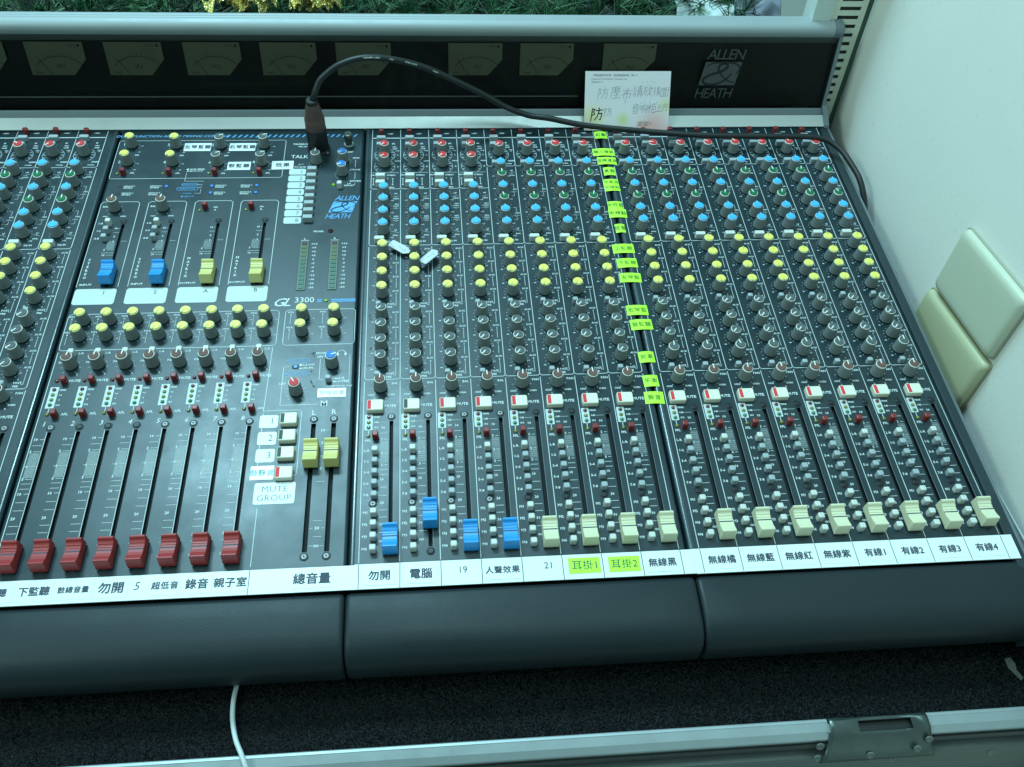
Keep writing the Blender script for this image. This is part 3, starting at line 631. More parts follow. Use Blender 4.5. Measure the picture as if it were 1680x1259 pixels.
part('slide_switch', MB().rrect(-2.9, 2.9, -2.1, 2.1, 0, 1.2, M_DEEP, .12).box(-1.5, 1.7, -1.3, 1.3, .12, .9, mat('switch_pale_blue', (.12, .34, .72), .4), .3).mesh('switch'), -58.9, -310.3, 0)
Tm('■ L-R SUM', -49.4, -308.2, 1.6); Tm('▬ AFL/PFL', -49.6, -311.6, 1.6); button('monitor_button', -30.3, -325.8, B_PRE, 0); Tm('▬ L-R', -21.2, -323.4, 1.9); Tm('▬ 2-TRK', -20, -326.8, 2.1)
arc(pm, -20.5, -296.2, 3.3, -90, 90, .8); pm.rect(-24.8, -23, -298.6, -296, .1, M_PRINT); pm.rect(-18, -16.2, -298.6, -296, .1, M_PRINT); Tm('POWER PHONES ONLY', -20.5, -331.8, 1.2)
Tm('M', -32.8, -349.6, 5.0); Tm('L', -40.3, -358.7, 4.4); Tm('R', -23.9, -358.5, 4.4)
for x in (-40, -23.8):
    screw(x, -365.8); screw(x, -489.2); PM.slot(x, -485.4, -369.8, 3.8); fader(x + .2, -401.9, 'yellow')
for s_, y in (('10', -376.7), ('5', -389), ('0', -401.6), ('5', -412.9), ('30', -465.7), ('∞', -480.4)): Tm(s_, -31.9, y, 2.2 if s_ != '∞' else 3)
for y, a, b in ((-376.7, -30, -27.6), (-412.9, -30.2, -28.6), (-425, -35, -28.5), (-459.4, -35.4, -28.4), (-465.7, -37.6, -35.4), (-465.7, -28.6, -26.4), (-472.8, -34.3, -28.4), (-480.4, -37.4, -34.6), (-480.4, -29.2, -26.4)): pm.line([(a, y), (b, y)], .28, .1, M_PRINT)
M_SMUDGE = mat('scuffed_paint', (0.006, 0.012, 0.016), 0.62)
rs_ = random.Random(11)
for cx, cy, L_, a in ((-44.5, -295.5, 7, .4), (-43.6, -298, 4, .9), (-16, -298.5, 3.4, -.5), (-45, -316, 3.4, 1.4), (-44.6, -327, 6, -1.1), (-42.5, -331.5, 6, -.9), (-70, -300, 2, .3)):
    n_ = 12; pts = []
    for k in range(n_):
        t_ = 2 * math.pi * k / n_; r_ = rs_.uniform(.35, 1); u, v = math.cos(t_) * L_ / 2 * r_, math.sin(t_) * L_ / 6 * r_
        pts.append((cx + u * math.cos(a) - v * math.sin(a), cy + u * math.sin(a) + v * math.cos(a), .08))
    pm.add(pts, [tuple(range(n_))], M_SMUDGE)
for cx, cy, L_, a in ((2.8, -254, 4, 1.2), (3.6, -258, 3, .7), (4.6, -292, 5, 1.2), (3.8, -311, 5, .25), (2.2, -233, 3, 1.3)):
    PA.p.add([(cx - L_ / 2 * math.cos(a), cy - L_ / 2 * math.sin(a), .08), (cx + .6, cy - .5, .08), (cx + L_ / 2 * math.cos(a), cy + L_ / 2 * math.sin(a), .08), (cx - .5, cy + .6, .08)], [(0, 1, 2, 3)], M_SMUDGE)
# mute group
pm.rbox_line(-81.4, -50.5, -419, -355.6, 2.6, .5, .1, M_PRINT)
for k in range(3):
    y = -366.4 - 16.5 * k
    b = MB().rrect(-7.4, 7.4, -6.2, 6.2, .05, 1.7, mat('white_plate', (.66, .72, .74), .35), .12).mesh('label_plate'); o = part('label_plate', b, -76.3, y, 0)
    t = MB(); text(t, '123'[k], 2.8, .4, 6.0, M_GREYINK, z=.27, res=2, off=-.012); link('lettering', t.mesh('lettering'), o)
    mute(-59.9, y, False)
mute(-59.7, -417.9, True)
b = MB().rrect(-15.6, 15.6, -9.5, 9.5, .05, 1.7, mat('white_plate', (.66, .72, .74), .35), .12).mesh('label_plate'); o = part('label_plate', b, -66.1, -434, 0)
t = MB(); text(t, 'MUTE', 0, 3.9, 5.2, M_GREYINK, z=.27, res=2, off=-.014, sp=1.05); text(t, 'GROUP', 0, -4.1, 5.2, M_GREYINK, z=.27, res=2, off=-.014, sp=1.05); link('lettering', t.mesh('lettering'), o)
# paper labels on the master section
sticker(-194.3, -166.9, -19.6, -6.7, '左琴監聽', 4.2, sp=1.25, off=.03); sticker(-148.3, -121.4, -19.8, -7.2, '右琴監聽', 4.2, sp=1.25, off=.03)
sticker(-146.6, -123.4, -50.4, -37.6, '鼓監聽', 4.4, sp=1.3, off=.03); sticker(-102, -80, -50, -36.8, '效果', 4.8, sp=1.2, off=.03, rot=.02)
sticker(-38.7, -15.2, -343.4, -334.2, '耳機音量', 3.4, m=M_TAPE, ink=mat('faded_ink', (.45, .52, .50), .6), sp=1.2, off=0)
sticker(-86.2, -68.2, -421.6, -409, '鼓靜音', 4.2, m=M_TAPE, ink=mat('pale_teal_ink', (.22, .38, .40), .6), sp=1.1, off=.01)
# fluorescent labels over the seam
LIMES = [(240.8, 254.4, -3.8, 8.4, '幻象', 0), (235, 258.6, -32.8, -21, '輸入增益', 0), (238.2, 258.6, -47.2, -35.6, '低頻濾波', 0), (242.6, 254.8, -64.8, -52.2, '高音', 0),
         (240, 256, -89.6, -71.2, '中高音\n中頻點', 1), (239.6, 254.6, -117.3, -105.9, '中低音', 1), (239, 257.2, -129.8, -117.4, '中頻點', 1), (242.4, 252.4, -151.6, -139.5, '低音', 0),
         (235.6, 256.8, -180.4, -168, '上監聽', 0), (237, 256.8, -199.9, -187.8, '下監聽', 0), (236.8, 257.4, -219.4, -207.4, '左琴監', 0), (237, 256.8, -260.8, -248.7, '右琴監', 0),
         (237.9, 258, -278.5, -266.2, '鼓監聽', 0), (239.2, 253.4, -316.4, -304.1, '效果', 0), (239, 252.3, -342.9, -330.6, '平衡', 0), (237.2, 253.9, -361.1, -348.5, '靜音', 0)]
ginks = mat('olive_ink', (.05, .12, .03), .6)
for i, (x0, x1, y0, y1, s_, two) in enumerate(LIMES):
    sc_ = 3.5 if len(s_) > 3 and '\n' not in s_ else 3.9
    o = sticker(x0, x1, y0, y1, s_ if '\n' not in s_ else '', sc_, m=M_LIME, ink=ginks, z=.35, rot=random.uniform(-.03, .03), sp=1.12, off=.0 if i > 7 else .012, rest=.95, label='bright yellow-green paper label stuck across the seam of two panels')
    if '\n' in s_:
        t = MB(); a, b_ = s_.split('\n'); text(t, a, 0, 4.2, 3.4, ginks, z=1.5, res=2, sp=1.2); text(t, b_, 0, -4, 3.4, ginks, z=1.5, res=2, sp=1.2); link('lettering', t.mesh('lettering'), o)
# label strip along the front
b = MB(); b.box(-430, -3, -517.2, -498.2, .2, 1.1, M_TAPE); b.box(-3, 249.6, -517.2, -497.6, .2, 1.0, M_TAPE); b.box(249.7, 504, -517.6, -497.4, .2, 1.1, M_TAPE)
part('label_strip', b.mesh('label_strip'))
b = MB()
for x in [-77.8, .2] + [30.2 * 1 + 30 * k for k in range(8)] + [255.6 + 29.9 * k for k in range(9)]: b.line([(x, -498), (x, -517)], .5, 1.16, M_INK)
part('printed_legend', b.mesh('printed_legend'), kind='stuff')
def strip(x0, x1, s_, h=5.2, off=.03, sp=1.02, m=M_TAPE, ink=M_INK, y0=-514.6, y1=-500, rot=0.0, sx=1.0, label=None): sticker(x0, x1, y0, y1, s_, h, m=m, ink=ink, z=1.32, off=off, sp=sp, rot=rot, sx=sx, label=label)
strip(-262, -240, '監聽', 4.6); strip(-238.6, -213.5, '下監聽', 5.0, rot=.0); strip(-213, -185.6, '鼓總音量', 3.6, sp=1.1); strip(-185.2, -162, '勿開', 6.2)
strip(-147, -125.6, '超低音', 4.2, sp=1.1); strip(-125, -103.4, '錄音', 5.6); strip(-103, -78.6, '親子室', 5.4)
strip(-47.5, -18.5, '總音量', 6.2); strip(3.8, 26.6, '勿開', 5.6); strip(34.4, 56.8, '電腦', 5.8); strip(91.8, 119, '人聲效果', 4.3, sp=1.08)
strip(154.4, 178.2, '耳掛1', 5.6, m=M_LIME, off=-.006, y0=-512.9, y1=-500.5, label='yellow-green paper label on the white strip'); strip(184.5, 208.2, '耳掛2', 5.6, m=M_LIME, off=-.006, y0=-513.1, y1=-500.8, label='yellow-green paper label on the white strip')
strip(213, 237.5, '無線黑', 4.9)
for k, s_ in enumerate(('無線橘', '無線藍', '無線紅', '無線紫', '有線1', '有線2', '有線3', '有線4')): strip(258.6 + 29.9 * k, 283 + 29.9 * k, s_, 4.9)
t = MB(); text(t, '5', -155.6, -506.5, 6, M_GREYINK, z=1.2, res=2, shear=.15); text(t, '19', 76.6, -505.4, 5, M_GREYINK, z=1.2, res=2); text(t, '21', 139.2, -505.2, 5, M_GREYINK, z=1.2, res=2)
part('printed_legend', t.mesh('printed_legend'), kind='stuff')
M_TRIM = mat('seam_glint_ridge', (.045, .065, .075), .22, spec=.8)  # raised glossy strips added so the rounded seam edges catch a light streak
for xt in (-267.6, 250.4, -4.6):
    b = MB(); pr = [(math.sin(math.radians(a)) * 1.5, math.cos(math.radians(a)) * .55 + .02) for a in range(-90, 91, 15)]; vs = [(x, 16, z) for x, z in pr] + [(x, -517, z) for x, z in pr]; n = len(pr)
    b.add(vs, [(i, i + 1, n + i + 1, n + i) for i in range(n - 1)], M_TRIM, True); part('seam_glint_ridge', b.mesh('seam_glint_ridge'), xt)
for P in (PL, PM, PA, PB): P.build()
# chassis below the panels, seam floor
part('chassis', MB().box(-520, 500, -516, 30, -44, -9.2, M_BLACK).mesh('chassis'))
# side cheek
M_CHEEK = mat('cheek_paint', (.022, .036, .042), .45, var=(20, .15), spec=.35)
b = MB(); pr = [(499.4, -2), (499.9, -.2), (501, 0), (508.2, 0), (509.2, -.3), (512.4, -2.4), (513, -4), (513, -42), (499.4, -42)]
vs = [(x, -600, z) for x, z in pr] + [(x, 22, z) for x, z in pr]; n = len(pr)
vs = [(x, -571 if y < 0 else y, z) for x, y, z in vs]
b.add(vs, [(i, (i + 1) % n, (i + 1) % n + n, i + n) for i in range(n)], M_CHEEK); b.add(vs[:n], [tuple(range(n))], M_CHEEK); b.add(vs[n:], [tuple(range(n - 1, -1, -1))], M_CHEEK)
for i in (3, 4, 5): b.m[i] = b.mi(M_ALUD)
part('side_cheek', b.mesh('side_cheek'))
# armrests
def pad(x0, x1):
    pr = [(-518.2, -9), (-518.4, -3), (-519.6, -.9), (-522.5, -.1), (-534, .4), (-548, -.2), (-556, -1.2), (-561.5, -3.4), (-566, -7), (-569, -12.5), (-570.4, -19), (-570.6, -27), (-569.6, -34), (-566.5, -39.5), (-561, -42.5), (-530, -44)]
    cy, cz = -545, -22; b = MB(); vs = []; fs = []; n = len(pr)
    st = [(x0, 3.4), (x0 + .4, 2.0), (x0 + 1.2, .9), (x0 + 2.4, .3), (x0 + 4, 0), (x0 + 30, 0), ((x0 + x1) / 2, 0), (x1 - 30, 0), (x1 - 4, 0), (x1 - 2.4, .3), (x1 - 1.2, .9), (x1 - .4, 2.0), (x1, 3.4)]
    for x, d in st:
        for y, z in pr:
            v = Vector((y - cy, z - cz)); L_ = v.length; v = v * ((L_ - d) / L_)
            vs.append((x, cy + v.x, cz + v.y))
    for k in range(len(st) - 1):
        for i in range(n): fs.append((k * n + i, (k + 1) * n + i, (k + 1) * n + (i + 1) % n, k * n + (i + 1) % n))
    b.add(vs, fs, M_PAD, True); b.add(vs[:n], [tuple(range(n))], M_PAD); b.add(vs[-n:], [tuple(range(n - 1, -1, -1))], M_PAD)
    part('armrest_pad', b.mesh('armrest_pad'))
pad(-560, -265); pad(-264, -9.3); pad(-8.7, 248); pad(248.7, 512)
# meter bridge -----------------------------------------------------
X0, X1 = -560, 504
part('rear_strip', MB().prismx([(16.6, -6), (16.6, .2), (14.6, 1.4), (14.8, 2.0), (26.4, 8.2), (27, 7.6), (27, -6)], X0, X1, M_STRIPA).mesh('rear_strip'))
part('bridge_ledge', MB().prismx([(27.6, -6), (27.6, 3.4), (28.6, 4.4), (34, 10.4), (35.4, 11.2), (36.5, 11.2), (36.5, -6)], X0, X1, M_ALUD).mesh('bridge_ledge'))
G0 = Vector((35.2, 11.6)); GD = (Vector((53.4, 91.0)) - G0).normalized(); GN = Vector((-GD.y, GD.x))    # GN points at the viewer
def gp(x, s_, d): v = G0 + GD * s_ + GN * d; return (x, v.x, v.y)
def gbox(mb, x0, x1, s0, s1, d0, d1, m):
    v = [gp(x0, s0, d0), gp(x1, s0, d0), gp(x1, s1, d0), gp(x0, s1, d0), gp(x0, s0, d1), gp(x1, s0, d1), gp(x1, s1, d1), gp(x0, s1, d1)]
    mb.add(v, [(0, 3, 2, 1), (4, 5, 6, 7), (0, 1, 5, 4), (1, 2, 6, 5), (2, 3, 7, 6), (3, 0, 4, 7)], m)
b = MB(); gbox(b, X0, X1, 0, 81, -6.5, -5.5, M_BLACK); part('meter_backing', b.mesh('meter_backing'))
gm = bpy.data.materials.new('smoked_glass'); gm.use_nodes = True; nt = gm.node_tree; nt.nodes.clear()
out = nt.nodes.new('ShaderNodeOutputMaterial'); tr = nt.nodes.new('ShaderNodeBsdfTransparent'); tr.inputs[0].default_value = (.70, .70, .66, 1)
gl = nt.nodes.new('ShaderNodeBsdfGlossy'); gl.inputs[0].default_value = (.45, .5, .55, 1); gl.inputs[1].default_value = .06
fr = nt.nodes.new('ShaderNodeFresnel'); fr.inputs[0].default_value = 1.2; mx = nt.nodes.new('ShaderNodeMixShader')
nt.links.new(fr.outputs[0], mx.inputs[0]); nt.links.new(tr.outputs[0], mx.inputs[1]); nt.links.new(gl.outputs[0], mx.inputs[2]); nt.links.new(mx.outputs[0], out.inputs[0])
b = MB(); b.add([gp(X0, 0, 0), gp(X1 - .5, 0, 0), gp(X1 - .5, 80.6, 0), gp(X0, 80.6, 0)], [(0, 1, 2, 3)], gm); part('smoked_glass', b.mesh('smoked_glass'))
M_FACE = mat('meter_face', (.27, .26, .19), .6, var=(30, .12)); M_FINK = mat('meter_ink', (.012, .012, .012), .6)
def meter_mesh():
    b = MB(); f = [(0, 0), (42, 0), (57, 16.5), (57, 34), (0, 34)]
    loc = lambda u, s_, d: (u, GD.x * s_ + GN.x * d, GD.y * s_ + GN.y * d)
    b.add([loc(u, s_, 0) for u, s_ in f], [tuple(range(5))], M_FACE)
    def ln2(P, wd):
        for i in range(len(P) - 1):
            a, c = Vector(P[i]), Vector(P[i + 1]); d = (c - a).normalized(); q = Vector((-d.y, d.x)) * wd / 2
            b.add([loc(*(a + q), .15), loc(*(a - q), .15), loc(*(c - q), .15), loc(*(c + q), .15)], [(0, 1, 2, 3)], M_FINK)
    cx, cy, r = 30, -14, 33.5
    pa = lambda A, rr: (cx + rr * math.sin(math.radians(A)), cy + rr * math.cos(math.radians(A)))
    ln2([pa(A, r) for A in range(-44, 45, 4)], .5)
    for A in (-34, -24, -17, -11, -5, 1, 8, 15, 22, 29): ln2([pa(A, r), pa(A, r + 3)], .35)
    ln2([pa(-33, 17), pa(-33, r + 2.5)], .5)
    fr2 = lambda x, y, z: loc(x, y, .15)
    text(b, 'VU', 30, 9.2, 4.2, M_FINK, res=2, frame=fr2)
    for s_, A in (('20', -34), ('10', -24), ('7', -17), ('5', -11), ('3', -4), ('0', 10), ('3', 27)): text(b, s_, *pa(A, r + 5.4), 1.5, M_FINK, frame=fr2)
    text(b, 'SIFAM', 8, 2.6, 1.9, M_FINK, frame=fr2); text(b, 'TYPE 29', 46, 30.5, 1.5, M_FINK, frame=fr2)
    b.add([loc(52.5 + 1.3 * math.cos(k), 30.4 + 1.3 * math.sin(k), .15) for k in [j * math.pi / 5 for j in range(10)]], [tuple(range(10))], M_FINK)
    return b.mesh('level_meter')
MET = meter_mesh()
for x in (-420.8, -343.5, -266, -187.8, -110.8, -33.6, 83.2, 159.2, 248.4):
    v = G0 + GD * 36 + GN * (-3); part('level_meter', MET, x, v.x, v.y)
M_GP = mat('glass_print', (.062, .066, .066), .5)
b = MB(); F = lambda u, s_, d: gp(u, s_, d)
for a, c in ((X0, 224), ): b.add([F(a, 13.4, .15), F(c, 13.4, .15), F(c, 14.8, .15), F(a, 14.8, .15)], [(0, 1, 2, 3)], M_GP)
logo(b, M_GP, M_BLACK, 354.6, 11.2, 40.5, 55.5, .0, fr=lambda u, s_, z: gp(u - .14 * (s_ - 11), s_, .15 + z))
part('printed_legend', b.mesh('printed_legend'), label='white line and slanted logo printed on the black glass')
# top rail and end cap
pr = [(52.0, 90), (51.2, 92.4), (51.5, 95), (53.0, 97.8), (55.8, 100.0), (60.5, 101.2), (62.6, 101.35), (63, 101.0), (63.6, 101.4), (66.6, 101.4), (67, 101.0), (67.6, 101.4), (70.4, 101.3), (71.6, 101.0), (72.4, 100.2), (72.6, 98.6), (72.6, 70), (60, 70)]
b = MB(); b.prismx(pr, X0, 497, M_ALU, smooth=True); part('top_rail', b.mesh('top_rail'))
b = MB(); pe = [(y + (0.5 if y > 70 else -.5), z + .5) for y, z in pr]
vs = [(497, y, z) for y, z in pe] + [(504.5 + .02 * (52 - y), y, z) for y, z in pe] + [(506.4, (y - 60) * .93 + 60, (z - 90) * .9 + 90) for y, z in pe]; n = len(pe)
b.add(vs, [(k * n + i, (k + 1) * n + i, (k + 1) * n + (i + 1) % n, k * n + (i + 1) % n) for k in range(2) for i in range(n)], M_ALUD); b.add(vs[2 * n:], [tuple(range(n - 1, -1, -1))], M_ALUD)
gbox(b, 503.6, 507.4, -3, 80, -20, .9, M_ALUD)
b.prismx([(13.4, -40), (13.4, 1), (14.2, 3.5), (27, 10.5), (35.2, 14.5), (60, 30), (60, -40)], 504, 509.5, M_ALUD)
part('bridge_end_cap', b.mesh('bridge_end_cap'))
part('bridge_rear', MB().box(X0, 503, 62, 72, -44, 70.4, M_ALUD).mesh('bridge_rear'))

# ================================================================== THINGS ON THE DESK
# microphone cable and plug
cab = link('microphone_cable', None, None, (-55.6, -16.8, 2.2)); tag(cab, 'black cable with a brown-booted plug, draped across the top of the desk', 'cable')
RC = (-55.6, -16.8, 2.2)
def cpart(name, me, lab=None): o = link(name, me, cab); tag(o, lab); return o
b = MB(); b.lathe([(10.6, 0), (10.6, 24), (10.2, 25.5)], 32, 0, 0, mat('plug_shell', (.008, .009, .010), .42)); cpart('plug_shell', b.mesh('plug_shell'))
b = MB(); b.lathe([(10.3, 25.4), (10.3, 36), (9.7, 36.8), (9.6, 37.6), (7.8, 47), (6.2, 54), (5.6, 55)], 32, 0, 0, mat('plug_boot', (.10, .055, .048), .55, bump=(500, .2))); cpart('plug_boot', b.mesh('plug_boot'))
b = MB(); b.lathe([(5.9, 52.5), (6.3, 54), (6.2, 57), (5.2, 58)], 24, 0, 0, M_BLACK); cpart('rubber_collar', b.mesh('rubber_collar'))
path = [(-55.6, -17, 52), (-55.3, -16.5, 58), (-52, -15, 66), (-47.5, -10, 74.5), (-42, -7, 80), (-26, -2, 89.5), (-1.5, 3, 94.3), (28, 8, 89), (60, 13, 76.3), (97, 16.5, 55), (120, 17.4, 41.5), (143, 16.6, 27.3), (168, 13.6, 18.5), (190, 9, 18.0), (229, 1.5, 14.3),
        (288, -7.6, 13.6), (352, -17.1, 14.8), (420, -20, 15.2), (480, -22.8, 15.2), (501.5, -37, 12.4), (511.5, -60, 7.0), (517, -79, 1), (520.5, -97, -12), (521, -108, -26), (520, -118, -50)]
path = [(x - RC[0], y - RC[1], z - RC[2]) for x, y, z in path]
M_CABLE = mat('cable_rubber', (.010, .012, .013), .45)
cp_ = catmull(path, 8); b = MB(); b.tube(cp_, 3.1, M_CABLE, 14); cpart('cable', b.mesh('cable'))
# small print along the cable
b = MB()
def along(s0, txt, h=1.5):
    L_ = [0]
    for i in range(len(cp_) - 1): L_.append(L_[-1] + (cp_[i + 1] - cp_[i]).length)
    def at(s_):
        for i in range(len(L_) - 1):
            if L_[i + 1] >= s_: t_ = (s_ - L_[i]) / (L_[i + 1] - L_[i]); return cp_[i].lerp(cp_[i + 1], t_), (cp_[i + 1] - cp_[i]).normalized()
        return cp_[-1], Vector((1, 0, 0))
    def frm(x, y, z):
        p, d = at(s0 + x); view = Vector((61, -791, 603)) - Vector(RC) - p; view.normalize(); upv = view.cross(d).normalized(); nrm = d.cross(upv).normalized()
        A = y / 3.2; return tuple(p + (nrm * math.cos(A) + upv * math.sin(A)) * 3.22)
    vs, fs = glyphs(txt, 1, .02, 1.1); k = h / .69
    b.add([frm((a) * k, (c - .35) * k, 0) for a, c in vs], fs, M_PRINT)
along(78, 'CANARE L-4E6S'); along(104, 'SOL', 1.5); along(120, 'STAR QUAD', 1.5); along(150, 'CABLE', 1.4)
cpart('lettering', b.mesh('lettering'))

# hand-written card
CW, CH = 94.0, 61.5
card = link('message_card', None, None, (277, 10, 1.3)); tag(card, 'white message card with handwriting leaning against the black meter panel', 'card')
cd = Vector((0, 44.0 - 10, 52.6 - 1.3)).normalized(); cn = Vector((0, -cd.z, cd.y))
def cf(u, v, d=0.0): p = cd * v + cn * d; return (u, p.y, p.z)
cm = bpy.data.materials.new('card_paper'); cm.use_nodes = True; nt = cm.node_tree; bs = nt.nodes['Principled BSDF']; bs.inputs['Roughness'].default_value = .5
tc = nt.nodes.new('ShaderNodeTexCoord'); last = None
def blob(x, z, r, colr, prev):
    mp = nt.nodes.new('ShaderNodeVectorMath'); mp.operation = 'DISTANCE'; mp.inputs[1].default_value = (x * S, cf(0, z)[1] * S, cf(0, z)[2] * S); nt.links.new(tc.outputs['Object'], mp.inputs[0])
    mr = nt.nodes.new('ShaderNodeMapRange'); mr.inputs[1].default_value = 0; mr.inputs[2].default_value = r * S; mr.inputs[3].default_value = .8; mr.inputs[4].default_value = 0; mr.interpolation_type = 'SMOOTHSTEP'; nt.links.new(mp.outputs['Value'], mr.inputs[0])
    mi = nt.nodes.new('ShaderNodeMix'); mi.data_type = 'RGBA'; mi.inputs[7].default_value = (*colr, 1); nt.links.new(mr.outputs[0], mi.inputs[0])
    if prev is None: mi.inputs[6].default_value = (.88, .80, .86, 1)
    else: nt.links.new(prev, mi.inputs[6])
    return mi.outputs[2]
last = blob(-38, 14, 20, (.78, .74, .30), last); last = blob(-4, 11, 11, (.70, .72, .25), last); last = blob(30, 3, 28, (.90, .45, .42), last); last = blob(-44, 3, 14, (.80, .55, .55), last); last = blob(44, 26, 14, (.80, .76, .45), last)
nt.links.new(last, bs.inputs['Base Color'])
b = MB(); b.add([cf(-CW / 2, 0, 0), cf(CW / 2, 0, 0), cf(CW / 2, CH, 0), cf(-CW / 2, CH, 0), cf(-CW / 2, 0, .35), cf(CW / 2, 0, .35), cf(CW / 2, CH, .35), cf(-CW / 2, CH, .35)],
       [(0, 3, 2, 1), (4, 5, 6, 7), (0, 1, 5, 4), (1, 2, 6, 5), (2, 3, 7, 6), (3, 0, 4, 7)], cm)
link('card_sheet', b.mesh('card_sheet'), card)
b = MB(); M_PEN = mat('pen_grey_blue', (.16, .20, .26), .5); M_MARK = mat('marker_black', (.01, .01, .012), .4); M_FINE = mat('fine_print', (.12, .14, .14), .6)
cfr = lambda x, y, z: cf(x, y, .45)
text(b, '我每逢想念你們，就感謝我的神。腓一3', -14, 57.2, 1.9, M_FINE, frame=cfr); text(b, 'I thank my God every time I remember you.', -20.5, 53.6, 1.5, M_FINE, frame=cfr, off=.01); text(b, 'Philippians 1:3', -34, 50.6, 1.5, M_FINE, frame=cfr, off=.01)
HW = {'防': '1,9 1,0|1,9 3,8.6 2,6.8 3.2,5.2 1.6,4.4|5.5,9.5 6.3,8.6|4.2,7.6 9,8|6.2,7.8 5.4,3.5 3.6,.8|6,5.4 8.6,5.6 8.2,1 7.2,1.2',
 '塵': '5,10 5.2,9.2|1.5,9 9,9.3|1.5,9 1.6,5 .6,1.5|3,7.6 8.6,7.8|4.4,8.6 4.3,5.6|7,8.7 7,6|3,6.5 8.4,6.7|2.8,5.2 8.8,5.4|5.6,5 5.6,.8|3.2,3 8.2,3.2|2,.6 9.4,.9',
 '布': '1,7.2 9,7.8|5,10 3.6,6 .8,3.2|2.8,5.2 2.8,1.5|2.8,5.2 8,5.6 7.8,2 6.8,2.4|5.2,7 5.2,-2',
 '請': '1.5,9.5 2.3,8.8|.5,7.8 3.4,8|1,6.4 3,6.5|1,5 3,5.1|1,3.4 3,3.6 2.8,1 1.1,1 1,3.4|4.5,8.4 9,8.7|4.8,7 8.6,7.2|4.2,5.6 9.4,5.9|6.7,9.6 6.7,5.8|5.2,4.6 5,0|5.2,4.6 8.4,4.8 8.3,.2 7.6,.6|5.3,3.2 8.2,3.4|5.3,1.8 8.2,2',
 '放': '2.2,9.6 2.8,8.8|.4,7.6 4.6,7.9|2.2,7.6 1.8,3.6 .5,1|2,5 4,5.2 3.6,1.4 2.8,1.8|6.6,9.6 5.2,5.6|6,7.6 9.4,7.9|8.2,7.8 7,3.6 4.8,.4|5.8,5.8 7.4,2.4 9.6,.2',
 '後': '2.8,9.4 .8,7|3,7 .6,4.2|1.9,5.4 1.9,.2|6,9.6 4.4,7.6 6.8,7.4|7.6,8.6 4.4,5.4 8.6,5.8|5.6,5 4,2.6|5.4,3.8 8,4 6.6,1.8 4,.2|5.2,3 9.2,.2',
 '面': '.6,9 9.4,9.3|5,9 4.2,7.4|1,7.2 1.2,.6|1,7.2 9,7.5 8.8,.6|1.2,.7 8.8,.9|3.8,7.2 3.9,1|6.3,7.3 6.3,1|3.9,5 6.3,5.1|3.9,3 6.3,3.1',
 '音': '5,10 5.2,9|2,8.6 8,8.8|3.4,8.2 3.9,6.8|6.6,8.4 6,6.8|1,6.4 9,6.6|3,5 3.1,.6|3,5 7.2,5.2 7,.6|3,.7 7,.8|3.1,2.8 7,3',
 '响': '.8,7.4 .9,3.6|.8,7.4 2.8,7.5 2.7,3.7 .9,3.7|5.8,9.6 5,8|4,7.8 4.1,.4|4,7.8 9,8 8.9,.6 8,1|5.4,5.6 5.5,2.6|5.4,5.6 7.4,5.7 7.3,2.7 5.5,2.7',
 '柜': '.4,7 4,7.2|2.2,9.6 2.2,0|2.1,6.6 .4,3.4|2.4,6 3.8,4.4|5,8.8 5,.6|5,8.8 9.2,9|5.2,6.4 8.4,6.5 8.3,3.6 5.2,3.6|5,.6 9.4,.8',
 '上': '5,9 5,1|5,5.4 8.4,5.6|.8,.8 9.4,1', '方': '4.6,9.8 5.4,8.8|.8,7.6 9.2,8|4.2,7.7 3.6,3.8 1,.6|3.9,5.4 7.8,5.6 7.2,1 6,1.4'}
def hand(ch, x, y, h, rot, wd, m_, lift=.45):
    for st in HW[ch].split('|'):
        P = [tuple(map(float, q.split(','))) for q in st.split()]; P = [((a - 5 + .18 * (c - 5)) * h / 10, (c - 5) * h / 10) for a, c in P]
        P = [(x + a * math.cos(rot) - c * math.sin(rot) + rnd_.uniform(-.12, .12), y + a * math.sin(rot) + c * math.cos(rot) + rnd_.uniform(-.12, .12)) for a, c in P]
        for k in range(len(P) - 1):
            a, c = Vector(P[k]), Vector(P[k + 1]); d = (c - a).normalized(); q = Vector((-d.y, d.x)) * wd / 2; e = d * wd * .3
            b.add([cf(*(a - e + q), lift), cf(*(a - e - q), lift), cf(*(c + e - q * .7), lift), cf(*(c + e + q * .7), lift)], [(0, 1, 2, 3)], m_)
        lift += .006
rnd_ = random.Random(2)
for ch, x, y, h, r in (('防', -27, 38.5, 13, .05), ('塵', -13, 39.5, 13, .08), ('布', -.5, 38, 13.5, -.06), ('請', 11.5, 41, 12, .1), ('放', 22.5, 41, 12, -.05), ('後', 33, 41, 10, .1), ('面', 41, 40, 10, .03), ('音', 9.5, 22.5, 11, .12), ('响', 18.5, 23, 10, -.05), ('柜', 28, 23.2, 10.5, .05), ('上', 35.5, 23.5, 9, .02), ('方', 42, 24, 9, .12), ('防', -21, 19.5, 10, .1)):
    hand(ch, x, y, h, r, .42, M_PEN)
hand('防', -33, 17, 14.5, .03, 1.25, M_MARK)
text(b, '謝謝!!', 20, 6.5, 4.4, mat('pen_brown', (.38, .22, .14), .5), frame=cfr, off=-.012, shear=.2, res=2)
for k in range(9): text(b, '.', (16, 21, 26, 29, 16, 20, 25, 30, 33)[k], (52, 53, 53.5, 52, 31, 32, 31.5, 30.5, 32)[k], 6, M_PEN, frame=cfr)
link('handwriting', b.mesh('handwriting'), card)

